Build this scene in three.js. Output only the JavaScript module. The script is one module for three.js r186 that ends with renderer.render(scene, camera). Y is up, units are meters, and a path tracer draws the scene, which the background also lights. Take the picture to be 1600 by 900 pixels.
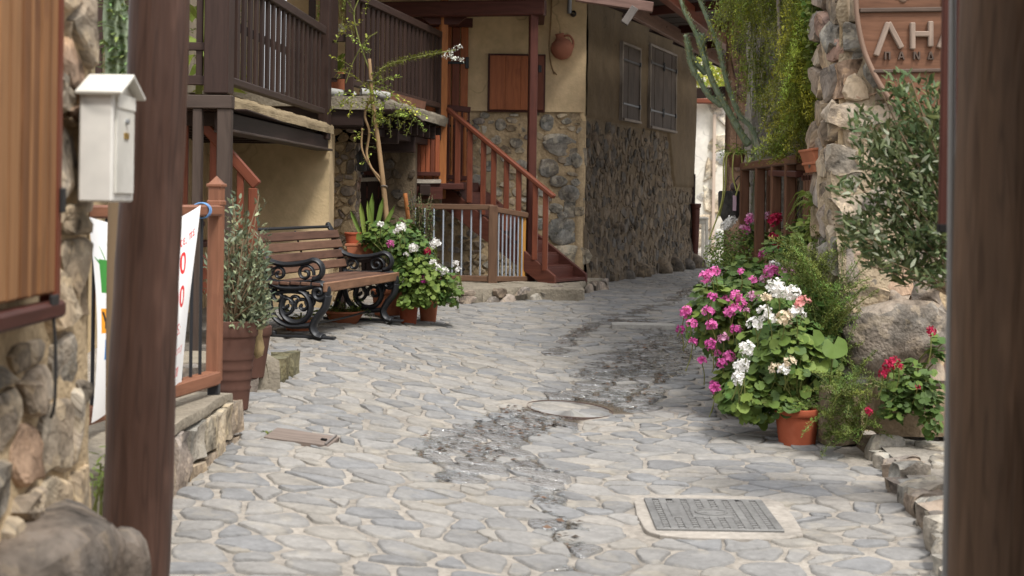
import * as THREE from 'three';
import { mergeGeometries, mergeVertices, toCreasedNormals } from 'three/addons/utils/BufferGeometryUtils.js';
import { FontLoader } from 'three/addons/loaders/FontLoader.js';
import { TextGeometry } from 'three/addons/geometries/TextGeometry.js';

// ---------------------------------------------------------------- camera, sky, sun, exposure
const F = 2222, CX = 800, CY = 312, EYE = 1.6, ROLL = 0.014;      // focal length and principal point in photograph pixels
const camera = new THREE.PerspectiveCamera(2 * Math.atan(450 / F) * 180 / Math.PI, 16 / 9, 0.1, 400);
camera.position.set(0, EYE, 0);
camera.rotation.set(0, 0, ROLL);
camera.setViewOffset(1600, 900, 0, 450 - CY, 1600, 900);           // level camera, lens shifted down
camera.focus = 12; camera.userData.fStop = 3.4;
const scene = new THREE.Scene();
{ // an even bright cloud layer, a little brighter overhead, brightest round the hidden sun high behind the camera
  const w = 256, h = 128, d = new Float32Array(w * h * 4), sd = new THREE.Vector3(0.28, 0.8, 0.42).normalize();
  for (let j = 0; j < h; j++) for (let i = 0; i < w; i++) {
    const el = ((j + .5) / h - .5) * Math.PI, az = ((i + .5) / w - .5) * 2 * Math.PI, s = Math.sin(el);
    const v = new THREE.Vector3(Math.cos(el) * Math.cos(az), s, Math.cos(el) * Math.sin(az));
    const glow = Math.pow(Math.max(0, v.dot(sd)), 6);
    let L = s > 0 ? 0.60 + 0.52 * s : 0.3;
    L *= 1 + 0.8 * glow + 0.10 * Math.sin(az * 3 + s * 5) * Math.cos(s * 7 + az * 2);
    d.set([L * 0.97, L * 0.985, L * 1.03, 1], (j * w + i) * 4);
  }
  const t = new THREE.DataTexture(d, w, h, THREE.RGBAFormat, THREE.FloatType);
  t.mapping = THREE.EquirectangularReflectionMapping; t.magFilter = THREE.LinearFilter; t.minFilter = THREE.LinearFilter; t.needsUpdate = true;
  scene.background = t; scene.environment = t;
}
const sun = new THREE.DirectionalLight(new THREE.Color(1, 0.96, 0.9), 2.0);
sun.position.set(6.7, 19.2, -12 + 10.1); sun.target.position.set(0, 0, -12); scene.add(sun, sun.target);
sun.castShadow = true; sun.shadow.radius = 20; sun.shadow.mapSize.set(2048, 2048);
Object.assign(sun.shadow.camera, { left: -14, right: 14, top: 26, bottom: -26, near: 1, far: 80 });
const renderer = new THREE.WebGLRenderer({ antialias: true });
renderer.toneMapping = THREE.LinearToneMapping; renderer.toneMappingExposure = 1.75;
renderer.shadowMap.enabled = true;

// ---------------------------------------------------------------- random numbers, noise, pixel -> place
let seed = 7;
const rnd = () => { seed = (seed + 0x6D2B79F5) | 0; let t = Math.imul(seed ^ (seed >>> 15), 1 | seed); t = (t + Math.imul(t ^ (t >>> 7), 61 | t)) ^ t; return ((t ^ (t >>> 14)) >>> 0) / 4294967296; };
const R = (a, b) => a + (b - a) * rnd(), pick = (a) => a[Math.floor(rnd() * a.length)];
const reseed = (n) => { seed = n * 7919 + 13; };
const V = (x, y, z) => new THREE.Vector3(x, y, z);
const lerp = (a, b, t) => a + (b - a) * t, clamp = (x, a = 0, b = 1) => Math.min(b, Math.max(a, x)), sst = (a, b, x) => { const t = clamp((x - a) / (b - a)); return t * t * (3 - 2 * t); };
const hash = (x, y, z = 0) => { let h = Math.imul(x | 0, 374761393) ^ Math.imul(y | 0, 668265263) ^ Math.imul(z | 0, 1274126177); h = Math.imul(h ^ (h >>> 13), 1274126177); return ((h ^ (h >>> 16)) >>> 0) / 4294967296; };
function vn(x, y, per = 0, s = 0, py = per) { // value noise, periodic when per > 0
  const xi = Math.floor(x), yi = Math.floor(y), fx = x - xi, fy = y - yi, u = fx * fx * (3 - 2 * fx), v = fy * fy * (3 - 2 * fy), m = (a) => per ? ((a % per) + per) % per : a, k = (a) => py ? ((a % py) + py) % py : a;
  return lerp(lerp(hash(m(xi), k(yi), s), hash(m(xi + 1), k(yi), s), u), lerp(hash(m(xi), k(yi + 1), s), hash(m(xi + 1), k(yi + 1), s), u), v);
}
function fbm(x, y, oct = 4, per = 0, s = 0, py = per) { let a = .5, r = 0, n = 0; for (let i = 0; i < oct; i++) { r += a * vn(x, y, per, s + i, py); n += a; x *= 2; y *= 2; per *= 2; py *= 2; a *= .55; } return r / n; }
function n3(x, y, z) { const zi = Math.floor(z), f = z - zi; return lerp(vn(x, y, 0, zi + 50), vn(x, y, 0, zi + 51), f * f * (3 - 2 * f)); }
const cr = Math.cos(ROLL), sr = Math.sin(ROLL);
function ray(px, py) { const a = (px - CX) / F, b = -(py - CY) / F; return [a * cr - b * sr, a * sr + b * cr]; }
function W(px, py, D) { const [a, b] = ray(px, py); return V(a * D, EYE + b * D, -D); }                 // place at depth D seen at a pixel
function onPlane(px, py, A, B) { // vertical plane through A and B
  const [a, b] = ray(px, py), nx = B.z - A.z, nz = -(B.x - A.x), D = (A.x * nx + A.z * nz) / (a * nx - nz); return V(a * D, EYE + b * D, -D);
}
// the lane: height of the ground at X and distance D
const prof = (p, D) => { if (D <= p[0][0]) return p[0][1]; for (let i = 1; i < p.length; i++) if (D < p[i][0]) { const [a, y] = p[i - 1], [b, z] = p[i]; return lerp(y, z, (D - a) / (b - a)); } return p[p.length - 1][1]; };
const GR = [[3, -.03], [6, 0], [7, .03], [9, .06], [10.5, .12], [12, .2], [15, .32], [18, .4], [20, .41], [26, .38], [60, .45]];
const GL = [[3, .08], [5.5, .15], [6.7, .2], [7.7, .25], [9, .3], [11, .41], [12, .43], [15, .43], [18, .42], [20, .41], [26, .38], [60, .45]];
const G = (x, D) => { const t = clamp((0.5 - x) / 2.0); return lerp(prof(GR, D), prof(GL, D), t * t * (3 - 2 * t) * .5 + t * .5) + 0.02 * (fbm(x * .9 + 9, D * .9, 2) - .5); };
function onGround(px, py) { let lo = 3, hi = 60; const [a, b] = ray(px, py); for (let i = 0; i < 40; i++) { const m = (lo + hi) / 2; if (EYE + b * m > G(a * m, m)) lo = m; else hi = m; } return V(a * lo, G(a * lo, lo), -lo); }

// ---------------------------------------------------------------- scene bookkeeping
const used = {};
function numbered(n) { used[n] = (used[n] ?? -1) + 1; return used[n] ? n + '_' + String(used[n]).padStart(3, '0') : n; }
function tag(o, label, category, group, kind) { if (label) o.userData.label = label; if (category) o.userData.category = category; if (group) o.userData.group = group; if (kind) o.userData.kind = kind; return o; }
function thing(name, label, category, base = V(0, 0, 0), turn = 0, group) {
  const o = new THREE.Group(); o.name = numbered(name); o.position.copy(base); o.rotation.y = turn; scene.add(o); return tag(o, label, category, group);
}
function part(name, geo, mat, parent, pos) {
  const m = new THREE.Mesh(geo, mat); m.name = parent === scene ? numbered(name) : name; m.castShadow = m.receiveShadow = true; if (pos) m.position.copy(pos); parent.add(m); return m;
}
function struct(name, label) { const o = new THREE.Group(); o.name = name; scene.add(o); o.userData.kind = 'structure'; o.userData.label = label; return o; }
function copy(src, pos, turn, label, group) { const c = src.clone(); c.name = numbered(src.name.replace(/_\d{3}$/, '')); if (pos) c.position.copy(pos); if (turn !== undefined) c.rotation.y = turn; c.userData = { ...src.userData }; if (label) c.userData.label = label; if (group) c.userData.group = group; scene.add(c); return c; }

// ---------------------------------------------------------------- textures (multipliers; uv in metres)
function tex(size, fn, rep, srgb) {
  const d = new Uint8Array(size * size * 4);
  for (let j = 0; j < size; j++) for (let i = 0; i < size; i++) { const c = fn(i / size, j / size); const o = (j * size + i) * 4; for (let k = 0; k < 3; k++) d[o + k] = 255 * clamp(c.length ? c[k] : c); d[o + 3] = 255; }
  const t = new THREE.DataTexture(d, size, size); t.wrapS = t.wrapT = THREE.RepeatWrapping; t.magFilter = THREE.LinearFilter; t.minFilter = THREE.LinearMipmapLinearFilter; t.generateMipmaps = true; t.repeat.set(1 / rep, 1 / rep); if (srgb) t.colorSpace = THREE.SRGBColorSpace; t.needsUpdate = true; return t;
}
const g3 = (v, warm = 0) => [v * (1 + warm), v, v * (1 - warm)];
// grain runs along u
const grainV = (u, v) => { const w = fbm(u * 4, v * 8, 3, 4, 3, 8) * .5; const a = fbm(u * 6, v * 96 + w * 6, 3, 6, 11, 96), k = Math.abs(Math.sin((v * 14 + w * 3) * Math.PI)); return .55 * a + .25 * k + .35 * fbm(u * 3, v * 3, 3, 3, 5); };
const T = {
  wood: tex(512, (u, v) => { const g = grainV(u, v), k = 0.5 + .62 * g; const st = sst(.62, .8, fbm(u * 5, v * 5, 4, 5, 21)); return [k * (1 - .18 * st), k * (1 - .22 * st), k * (1 - .2 * st)]; }, 1.2),
  woodB: tex(512, (u, v) => clamp(grainV(u, v) * 1.1 - .1), 1.2),
  old: tex(512, (u, v) => { const g = grainV(u, v), s = fbm(u * 4, v * 7, 5, 4, 31, 7); const k = .35 + .5 * g + .5 * (s - .35); return [k, k * .98, k * .97]; }, 1.0),
  log: tex(512, (u, v) => { const g = grainV(u * 1, v), a = fbm(u * 3, v * 60, 4, 3, 51, 60), s = sst(.55, .75, fbm(u * 3, v * 10, 4, 3, 55, 10)), cr = sst(.08, .0, Math.abs(fbm(u * 2, v * 22, 3, 2, 58, 22) - .5)) * .5; const k = .52 + .24 * g + .32 * (a - .3) + .22 * s - cr * .35; return [k, k * .97, k * .93]; }, 1.1),
  plaster: tex(1024, (u, v) => { const a = fbm(u * 4, v * 4, 5, 4, 1), b = fbm(u * 40, v * 40, 3, 40, 9), c = fbm(u * 9, v * 3, 4, 9, 17, 3); const ck = sst(.012, 0, Math.abs(fbm(u * 3, v * 3, 4, 3, 301) - .5)) * sst(.5, .6, fbm(u * 2, v * 2, 2, 2, 311)); const k = .78 + .42 * (a - .5) + .16 * (b - .5) + .26 * (c - .5) - .14 * sst(.6, .75, a) - .22 * ck; return [k * 1.02, k, k * (.95 + .1 * (a - .5))]; }, 2.5),
  plasterB: tex(512, (u, v) => .6 * fbm(u * 8, v * 8, 5, 8, 1) + .4 * fbm(u * 60, v * 60, 2, 60, 9), 1.2),
  stone: tex(512, (u, v) => { const a = fbm(u * 5, v * 5, 5, 5, 41), b = fbm(u * 24, v * 24, 3, 24, 45), l = sst(.60, .72, fbm(u * 9, v * 9, 4, 9, 77)); const c = sst(.035, 0, Math.abs(fbm(u * 4, v * 4, 4, 4, 49) - .5)), w = fbm(u * 3, v * 3, 3, 3, 53) - .5; const k = .5 + 1.05 * (a - .3) + .5 * (b - .5) - .10 * c; return [k * (1 + .22 * w) + .3 * l, k + .28 * l, k * (1 - .22 * w) + .22 * l]; }, .7),
  cob: tex(512, (u, v) => { const a = fbm(u * 5, v * 5, 5, 5, 141), b = fbm(u * 30, v * 30, 3, 30, 145), l = sst(.55, .75, fbm(u * 6, v * 6, 4, 6, 177)); const k = .78 + .42 * (a - .5) + .25 * (b - .5); return [k + .12 * l, k + .10 * l, k + .06 * l]; }, .7),
  stoneB: tex(512, (u, v) => .55 * fbm(u * 6, v * 6, 5, 6, 43) + .45 * fbm(u * 36, v * 36, 3, 36, 47), .6),
  mud: tex(512, (u, v) => { const a = fbm(u * 6, v * 6, 5, 6, 61), b = fbm(u * 50, v * 50, 2, 50, 65); const k = .72 + .42 * (a - .5) + .3 * (b - .5); return [k, k * (.985), k * .95]; }, 1.1),
  mudB: tex(512, (u, v) => .5 * fbm(u * 10, v * 10, 5, 10, 63) + .5 * fbm(u * 50, v * 50, 2, 50, 67), .9),
  clay: tex(256, (u, v) => { const a = fbm(u * 4, v * 4, 5, 4, 81), s = sst(.55, .75, fbm(u * 7, v * 7, 4, 7, 85)); const k = .8 + .35 * (a - .5); return [k * (1 - .1 * s) + .12 * s, k + .1 * s, k + .14 * s]; }, .5),
  ripple: tex(512, (u, v) => .6 * fbm(u * 14, v * 14, 4, 14, 91) + .4 * fbm(u * 40, v * 40, 2, 40, 95), 1.0),
};
const M = {};
function mat(name, rgb, o = {}) { const m = new THREE.MeshPhysicalMaterial({ roughness: .85, specularIntensity: .4, ...o }); m.color.setRGB(...rgb); m.name = name; M[name] = m; return m; }
const wood = (n, rgb, r = .6, t = T.wood, b = .0012) => mat(n, rgb, { map: t, bumpMap: T.woodB, bumpScale: b, roughness: r });
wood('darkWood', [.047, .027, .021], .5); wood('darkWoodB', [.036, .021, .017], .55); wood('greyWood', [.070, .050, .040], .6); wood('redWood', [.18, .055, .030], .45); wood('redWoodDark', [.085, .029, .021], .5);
wood('orangeWood', [.40, .15, .05], .45); wood('shutterWood', [.36, .145, .055], .5); wood('nearShutter', [.30, .145, .062], .6); wood('nearShutterB', [.22, .10, .043], .6); wood('nearShutterC', [.37, .19, .085], .6);
wood('fenceWood', [.24, .105, .06], .5); wood('benchWood', [.19, .105, .07], .65, T.old); wood('benchWoodB', [.145, .078, .055], .65, T.old); wood('benchFront', [.30, .165, .10], .6, T.old);
wood('logWood', [.098, .055, .042], .5, T.log, .004); wood('logRight', [.145, .092, .060], .6, T.log, .004); wood('signWood', [.19, .092, .052], .6, T.old, .002); wood('signRim', [.27, .18, .13], .6, T.old); wood('signMould', [.12, .085, .065], .6, T.old); wood('signLetter', [.34, .26, .205], .6, T.old);
wood('greyBoard', [.22, .2, .185], .8, T.old, .002); wood('whiteWood', [.25, .215, .18], .7, T.old); wood('shutterGrey', [.085, .066, .054], .75, T.old); wood('yellowWood', [.55, .27, .06], .55); wood('cane', [.42, .28, .15], .7, T.old);
mat('plaster', [.76, .59, .37], { map: T.plaster, bumpMap: T.plasterB, bumpScale: .006, roughness: .95 });
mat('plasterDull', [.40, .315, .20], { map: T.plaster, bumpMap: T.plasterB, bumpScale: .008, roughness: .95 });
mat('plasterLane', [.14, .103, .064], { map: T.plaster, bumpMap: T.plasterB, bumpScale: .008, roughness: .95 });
mat('plasterCream', [.72, .62, .47], { map: T.plaster, bumpMap: T.plasterB, bumpScale: .006, roughness: .95 });
mat('whitewash', [.85, .82, .76], { map: T.plaster, bumpMap: T.plasterB, bumpScale: .006, roughness: .95 });
mat('mud', [.60, .46, .29], { map: T.mud, bumpMap: T.mudB, bumpScale: .012, roughness: 1 });
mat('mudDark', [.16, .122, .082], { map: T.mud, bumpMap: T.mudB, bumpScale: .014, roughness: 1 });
mat('mudWarm', [.62, .48, .31], { map: T.mud, bumpMap: T.mudB, bumpScale: .012, roughness: 1 });
mat('concrete', [.56, .50, .43], { map: T.mud, bumpMap: T.mudB, bumpScale: .004, roughness: .95 });
mat('concreteOld', [.33, .29, .23], { map: T.mud, bumpMap: T.mudB, bumpScale: .012, roughness: .95 });
mat('boulderGrey', [.20, .165, .135], { map: T.stone, bumpMap: T.stoneB, bumpScale: .012, roughness: .95 });
const stones = (n, list) => list.map((c, i) => mat(n + i, c.map((x) => x * (n === 'cobble' ? 1 : 1.12)), { map: n === 'cobble' ? T.cob : T.stone, bumpMap: T.stoneB, bumpScale: n === 'cobble' ? .008 : .013, roughness: .9 }));
const S = {
  cobble: stones('cobble', [[.295, .283, .264], [.265, .257, .244], [.32, .304, .28], [.25, .248, .244], [.31, .288, .254], [.228, .224, .218], [.34, .316, .282]]),
  wet: [[.25, .243, .232], [.215, .21, .203], [.275, .264, .25]].map((c, i) => mat('wetCobble' + i, c, { map: T.cob, bumpMap: T.stoneB, bumpScale: .016, roughness: .10, specularIntensity: 1 })),
  warm: stones('warmStone', [[.34, .27, .2], [.28, .225, .175], [.41, .32, .225], [.25, .21, .175], [.36, .3, .25], [.33, .215, .165]]),
  grey: stones('greyStone', [[.36, .33, .28], [.33, .305, .262], [.46, .41, .33], [.35, .315, .26], [.47, .395, .29], [.28, .255, .22]]),
  near: stones('nearStone', [[.48, .375, .26], [.40, .325, .24], [.54, .43, .30], [.35, .295, .23], [.47, .39, .30], [.44, .30, .205]]),
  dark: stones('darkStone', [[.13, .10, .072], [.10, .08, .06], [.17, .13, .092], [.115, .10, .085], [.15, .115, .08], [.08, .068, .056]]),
  pale: stones('paleStone', [[.62, .54, .42], [.66, .60, .52], [.55, .45, .33], [.58, .56, .52]]),
};
mat('terracotta', [.46, .165, .085], { map: T.clay, roughness: .8 }); mat('terracottaRed', [.42, .105, .05], { map: T.clay, roughness: .75 }); mat('terracottaDark', [.26, .125, .08], { map: T.clay, roughness: .85 }); mat('clayJug', [.40, .16, .10], { map: T.clay, roughness: .7 }); mat('pinkClay', [.55, .34, .25], { map: T.clay, roughness: .85 });
mat('iron', [.022, .023, .026], { roughness: .45, metalness: .2, specularIntensity: .8, bumpMap: T.stoneB, bumpScale: .001 }); mat('ironDull', [.035, .033, .032], { roughness: .6 }); mat('steelGrey', [.30, .31, .32], { roughness: .45, metalness: .6 }); mat('barPaint', [.36, .40, .45], { roughness: .5, metalness: .2 });
mat('whitePaint', [.93, .915, .875], { roughness: .4, map: T.plaster }); mat('brass', [.55, .36, .10], { roughness: .35, metalness: .8 }); mat('soil', [.05, .036, .026], { roughness: 1 }); mat('black', [.012, .011, .01], { roughness: .8 });
mat('pvc', [.36, .355, .33], { roughness: .5 }); mat('string', [.15, .32, .6], { roughness: .8 }); mat('glass', [.9, .92, .92], { transmission: 1, roughness: .05, ior: 1.5, thickness: 0 });
const leafM = (n, rgb, tr = .28, r = .6) => mat(n, rgb, { transmission: tr, roughness: r, thickness: 0, side: THREE.DoubleSide, vertexColors: false });
const leafV = (n, rgb, tr = .28, r = .6) => { const m = leafM(n, rgb, tr, r); m.vertexColors = true; return m; };
// ---------------------------------------------------------------- geometry helpers
function geo(pos, idx, uv, col) { const g = new THREE.BufferGeometry(); g.setAttribute('position', new THREE.Float32BufferAttribute(pos, 3)); if (uv) g.setAttribute('uv', new THREE.Float32BufferAttribute(uv, 2)); if (col) g.setAttribute('color', new THREE.Float32BufferAttribute(col, 3)); if (idx) g.setIndex(idx); g.computeVertexNormals(); return g; }
// uv in metres by the dominant normal; grain axis (0 x, 1 y, 2 z) goes to u
function uvBox(g, grain = 0, off = [rnd() * 7, rnd() * 7]) {
  const p = g.attributes.position, n = g.attributes.normal, uv = new Float32Array(p.count * 2), ax = [0, 1, 2];
  for (let i = 0; i < p.count; i++) {
    const c = [p.getX(i), p.getY(i), p.getZ(i)], a = [Math.abs(n.getX(i)), Math.abs(n.getY(i)), Math.abs(n.getZ(i))], k = a[0] > a[1] && a[0] > a[2] ? 0 : a[1] > a[2] ? 1 : 2;
    let [s, t] = ax.filter((x) => x !== k); if (t === grain) [s, t] = [t, s];
    uv[2 * i] = c[s] + off[0]; uv[2 * i + 1] = c[t] + off[1] + k * .37;
  }
  g.setAttribute('uv', new THREE.BufferAttribute(uv, 2)); return g;
}
function uvTri(g, off = [rnd() * 7, rnd() * 7]) { // per triangle, smooth normals kept
  g = g.index ? g.toNonIndexed() : g; const p = g.attributes.position, uv = new Float32Array(p.count * 2), a = V(0, 0, 0), b = V(0, 0, 0), c = V(0, 0, 0); for (let i = 0; i < p.count; i += 3) { a.fromBufferAttribute(p, i); b.fromBufferAttribute(p, i + 1).sub(a); c.fromBufferAttribute(p, i + 2).sub(a); b.cross(c); const k = Math.abs(b.x) > Math.abs(b.y) && Math.abs(b.x) > Math.abs(b.z) ? 0 : Math.abs(b.y) > Math.abs(b.z) ? 1 : 2; for (let j = i; j < i + 3; j++) { const q = [p.getX(j), p.getY(j), p.getZ(j)]; q.splice(k, 1); uv[2 * j] = q[0] + off[0]; uv[2 * j + 1] = q[1] + off[1] + k * .37; } }
  g.setAttribute('uv', new THREE.BufferAttribute(uv, 2)); return g;
}
// box with chamfered edges, 44 triangles
function cbox(w, h, d, b = .004, grain) {
  const H = [w / 2, h / 2, d / 2]; b = Math.min(b, ...H.map((x) => x * .45)); const P = [], N = [];
  const vtx = (axis, s) => { const c = s.map((q, i) => q * (i === axis ? H[i] : H[i] - b)); return c; };
  const tri = (A, B, C) => { const ab = [0, 1, 2].map((i) => B[i] - A[i]), ac = [0, 1, 2].map((i) => C[i] - A[i]); const n = [ab[1] * ac[2] - ab[2] * ac[1], ab[2] * ac[0] - ab[0] * ac[2], ab[0] * ac[1] - ab[1] * ac[0]]; const m = [0, 1, 2].map((i) => A[i] + B[i] + C[i]); if (n[0] * m[0] + n[1] * m[1] + n[2] * m[2] < 0) [B, C] = [C, B]; P.push(...A, ...B, ...C); };
  for (let a = 0; a < 3; a++) { const [i, j] = [0, 1, 2].filter((x) => x !== a); for (const s of [-1, 1]) { const q = [[-1, -1], [1, -1], [1, 1], [-1, 1]].map(([x, y]) => { const t = [0, 0, 0]; t[a] = s; t[i] = x; t[j] = y; return vtx(a, t); }); tri(q[0], q[1], q[2]); tri(q[0], q[2], q[3]); } }
  for (let a = 0; a < 3; a++) { const [i, j] = [0, 1, 2].filter((x) => x !== a); for (const s of [-1, 1]) for (const r of [-1, 1]) { const t = (e) => { const v = [0, 0, 0]; v[a] = e; v[i] = s; v[j] = r; return v; }; const A = vtx(i, t(-1)), B = vtx(i, t(1)), C = vtx(j, t(1)), D = vtx(j, t(-1)); tri(A, B, C); tri(A, C, D); } }
  for (const x of [-1, 1]) for (const y of [-1, 1]) for (const z of [-1, 1]) tri(vtx(0, [x, y, z]), vtx(1, [x, y, z]), vtx(2, [x, y, z]));
  const g = new THREE.BufferGeometry(); g.setAttribute('position', new THREE.Float32BufferAttribute(P, 3)); g.computeVertexNormals();
  return uvBox(g, grain ?? (w >= h && w >= d ? 0 : h >= d ? 1 : 2));
}
// a bar from p to q, section w (sideways) by h (up)
function barGeo(p, q, w, h, b = .004, up = V(0, 1, 0)) {
  const d = q.clone().sub(p), L = d.length(), x = d.normalize(); if (Math.abs(x.dot(up)) > .98) up = V(0, 0, 1);
  const z = x.clone().cross(up).normalize(), y = z.clone().cross(x), g = cbox(L, h, w, b, 0);
  return g.applyMatrix4(new THREE.Matrix4().makeBasis(x, y, z).setPosition(p.clone().add(q).multiplyScalar(.5)));
}
const local = (parent) => parent.isGroup && parent.parent === scene ? parent.position.clone().negate() : V(0, 0, 0);
function bar(name, p, q, w, h, m, parent, b = .004, up) { const o = local(parent); return part(name, barGeo(p.clone().add(o), q.clone().add(o), w, h, b, up), m, parent); }
function postBar(name, p, top, w, d, m, parent, b = .004, turn = 0) { // upright from p to height top, turned about y
  const o = local(parent), g = cbox(w, top - p.y, d, b, 1); if (turn) g.rotateY(turn); g.translate(p.x + o.x, (p.y + top) / 2 + o.y, p.z + o.z); return part(name, g, m, parent);
}
function tubeGeo(pts, rad, seg = 0, rs = 7, cap = true) { // tapered tube: rad is a number or function of t
  const c = pts.length > 2 ? new THREE.CatmullRomCurve3(pts) : new THREE.LineCurve3(pts[0], pts[1]); seg = seg || Math.max(1, pts.length * 4); const r = typeof rad === 'function' ? rad : () => rad;
  const fr = c.computeFrenetFrames(seg, false), P = [], I = [], U = []; const L = c.getLength();
  for (let i = 0; i <= seg; i++) { const t = i / seg, p = c.getPointAt(t); for (let k = 0; k <= rs; k++) { const a = k / rs * 2 * Math.PI, rr = r(t, a), n = fr.normals[i].clone().multiplyScalar(Math.cos(a) * rr).addScaledVector(fr.binormals[i], Math.sin(a) * rr).add(p); P.push(n.x, n.y, n.z); U.push(t * L, k / rs * 2 * Math.PI * r(.5, 0)); } }
  for (let i = 0; i < seg; i++) for (let k = 0; k < rs; k++) { const a = i * (rs + 1) + k, b = a + rs + 1; I.push(a, a + 1, b, b, a + 1, b + 1); }
  if (cap) for (const e of [0, seg]) { const p = c.getPointAt(e / seg), b = P.length / 3; P.push(p.x, p.y, p.z); U.push(0, 0); for (let k = 0; k < rs; k++) { const a = e * (rs + 1) + k; e ? I.push(a, a + 1, b) : I.push(a + 1, a, b); } }
  return geo(P, I, U);
}
function tube(name, pts, rad, m, parent, seg, rs) { const o = local(parent); return part(name, tubeGeo(pts.map((p) => p.clone().add(o)), rad, seg, rs), m, parent); }
function lathe(prof, seg = 28, uvs = 1) { const g = new THREE.LatheGeometry(prof.map(([r, y]) => new THREE.Vector2(r, y)), seg); const u = g.attributes.uv, p = g.attributes.position; for (let i = 0; i < u.count; i++) u.setXY(i, u.getX(i) * uvs, p.getY(i)); return g; }
function merge(list) { const l = list.map((g) => { g = g.index ? g.toNonIndexed() : g; for (const k of Object.keys(g.attributes)) if (!['position', 'normal', 'uv', 'color'].includes(k)) g.deleteAttribute(k); return g; }); return mergeGeometries(l); }
function prism(pts, z0, z1, b = 0) { // polygon in x,y pushed along z
  const s = new THREE.Shape(pts.map(([x, y]) => new THREE.Vector2(x, y))); const g = new THREE.ExtrudeGeometry(s, { depth: z1 - z0 - 2 * b, bevelEnabled: b > 0, bevelSize: b, bevelThickness: b, bevelOffset: -b, bevelSegments: 1, curveSegments: 8 }); g.translate(0, 0, z0 + b); return uvBox(g.toNonIndexed(), 0);
}
// irregular block: a subdivided box with noise
function roughBlock(w, h, d, amp = .01, f = 6, n = 5, sd = rnd() * 50) {
  let g = new THREE.BoxGeometry(w, h, d, Math.max(1, Math.round(n * w / Math.max(w, h, d))), Math.max(1, Math.round(n * h / Math.max(w, h, d))) + 1, Math.max(1, Math.round(n * d / Math.max(w, h, d))) + 1); g.deleteAttribute('uv'); g.deleteAttribute('normal'); g = mergeVertices(g, 1e-4);
  const p = g.attributes.position;
  for (let i = 0; i < p.count; i++) { const x = p.getX(i), y = p.getY(i), z = p.getZ(i); const q = (k) => amp * 2 * (n3(x * f + sd + k, y * f + k * 3, z * f + sd) - .5) * 1.6; const e = (Math.abs(x) > w * .499) + (Math.abs(y) > h * .499) + (Math.abs(z) > d * .499), s = 1 - (e > 1 ? .012 * e * Math.min(1, amp * 60) : 0); p.setXYZ(i, x * s + q(0), y * s + q(7), z * s + q(13)); }
  g.computeVertexNormals(); g = toCreasedNormals(g, .7); return uvTri(g);
}
function boulder(rx, ry, rz, detail = 3, amp = .25, sd = rnd() * 90) {
  let g = new THREE.IcosahedronGeometry(1, detail); g.deleteAttribute('uv'); g.deleteAttribute('normal'); g = mergeVertices(g, 1e-4); const p = g.attributes.position;
  for (let i = 0; i < p.count; i++) { const x = p.getX(i), y = p.getY(i), z = p.getZ(i); const k = 1 + amp * (n3(x * 1.3 + sd, y * 1.3 + sd, z * 1.3 + 9) - .5) * 2 + amp * .35 * (n3(x * 4 + sd, y * 4, z * 4 + sd) - .5) * 2; p.setXYZ(i, x * k * rx, y * k * ry, z * k * rz); }
  g.computeVertexNormals(); return uvTri(g);
}
// ---------------------------------------------------------------- irregular stones: weighted cells of a plane
function cells(x0, y0, x1, y1, size, o = {}) { // o.aspect stretches along x, o.vary size variation, o.jit
  const A = o.aspect ?? 1, sites = [], jit = o.jit ?? .85, ny = Math.ceil((y1 - y0) / size), nx = Math.ceil((x1 - x0) / (size * A));
  for (let j = -1; j <= ny; j++) for (let i = -1; i <= nx; i++) { if (rnd() < (o.drop ?? .12)) continue; sites.push({ x: x0 / A + (i + .5 + (j % 2 ? .5 : 0) + jit * (rnd() - .5)) * size, y: y0 + (j + .5 + jit * (rnd() - .5)) * size, w: (rnd() * (o.vary ?? .12)) * size * size }); }
  const out = [], grid = new Map(), key = (s) => Math.floor(s.x / size) + ',' + Math.floor(s.y / size); for (const s of sites) { const k = key(s); grid.has(k) ? grid.get(k).push(s) : grid.set(k, [s]); }
  for (const s of sites) {
    const b = size * 1.6; let poly = [[s.x - b, s.y - b], [s.x + b, s.y - b], [s.x + b, s.y + b], [s.x - b, s.y + b]]; const gx = Math.floor(s.x / size), gy = Math.floor(s.y / size);
    for (let dx = -3; dx <= 3; dx++) for (let dy = -3; dy <= 3; dy++) for (const t of grid.get((gx + dx) + ',' + (gy + dy)) ?? []) {
      if (t === s) continue; const nx2 = t.x - s.x, ny2 = t.y - s.y, c = (t.x * t.x + t.y * t.y - t.w - s.x * s.x - s.y * s.y + s.w) / 2, q = [];
      for (let i = 0; i < poly.length; i++) { const a = poly[i], e = poly[(i + 1) % poly.length], da = a[0] * nx2 + a[1] * ny2 - c, de = e[0] * nx2 + e[1] * ny2 - c; if (da <= 0) q.push(a); if (da * de < 0) { const u = da / (da - de); q.push([a[0] + (e[0] - a[0]) * u, a[1] + (e[1] - a[1]) * u]); } }
      poly = q; if (poly.length < 3) break;
    }
    if (poly.length >= 3) out.push(poly.map(([x, y]) => [x * A, y]));
  }
  return out;
}
const centroid = (p) => { let x = 0, y = 0, a = 0; for (let i = 0; i < p.length; i++) { const [x0, y0] = p[i], [x1, y1] = p[(i + 1) % p.length], c = x0 * y1 - x1 * y0; a += c; x += (x0 + x1) * c; y += (y0 + y1) * c; } return a ? [x / (3 * a), y / (3 * a), Math.abs(a / 2)] : [p[0][0], p[0][1], 0]; };
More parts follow.
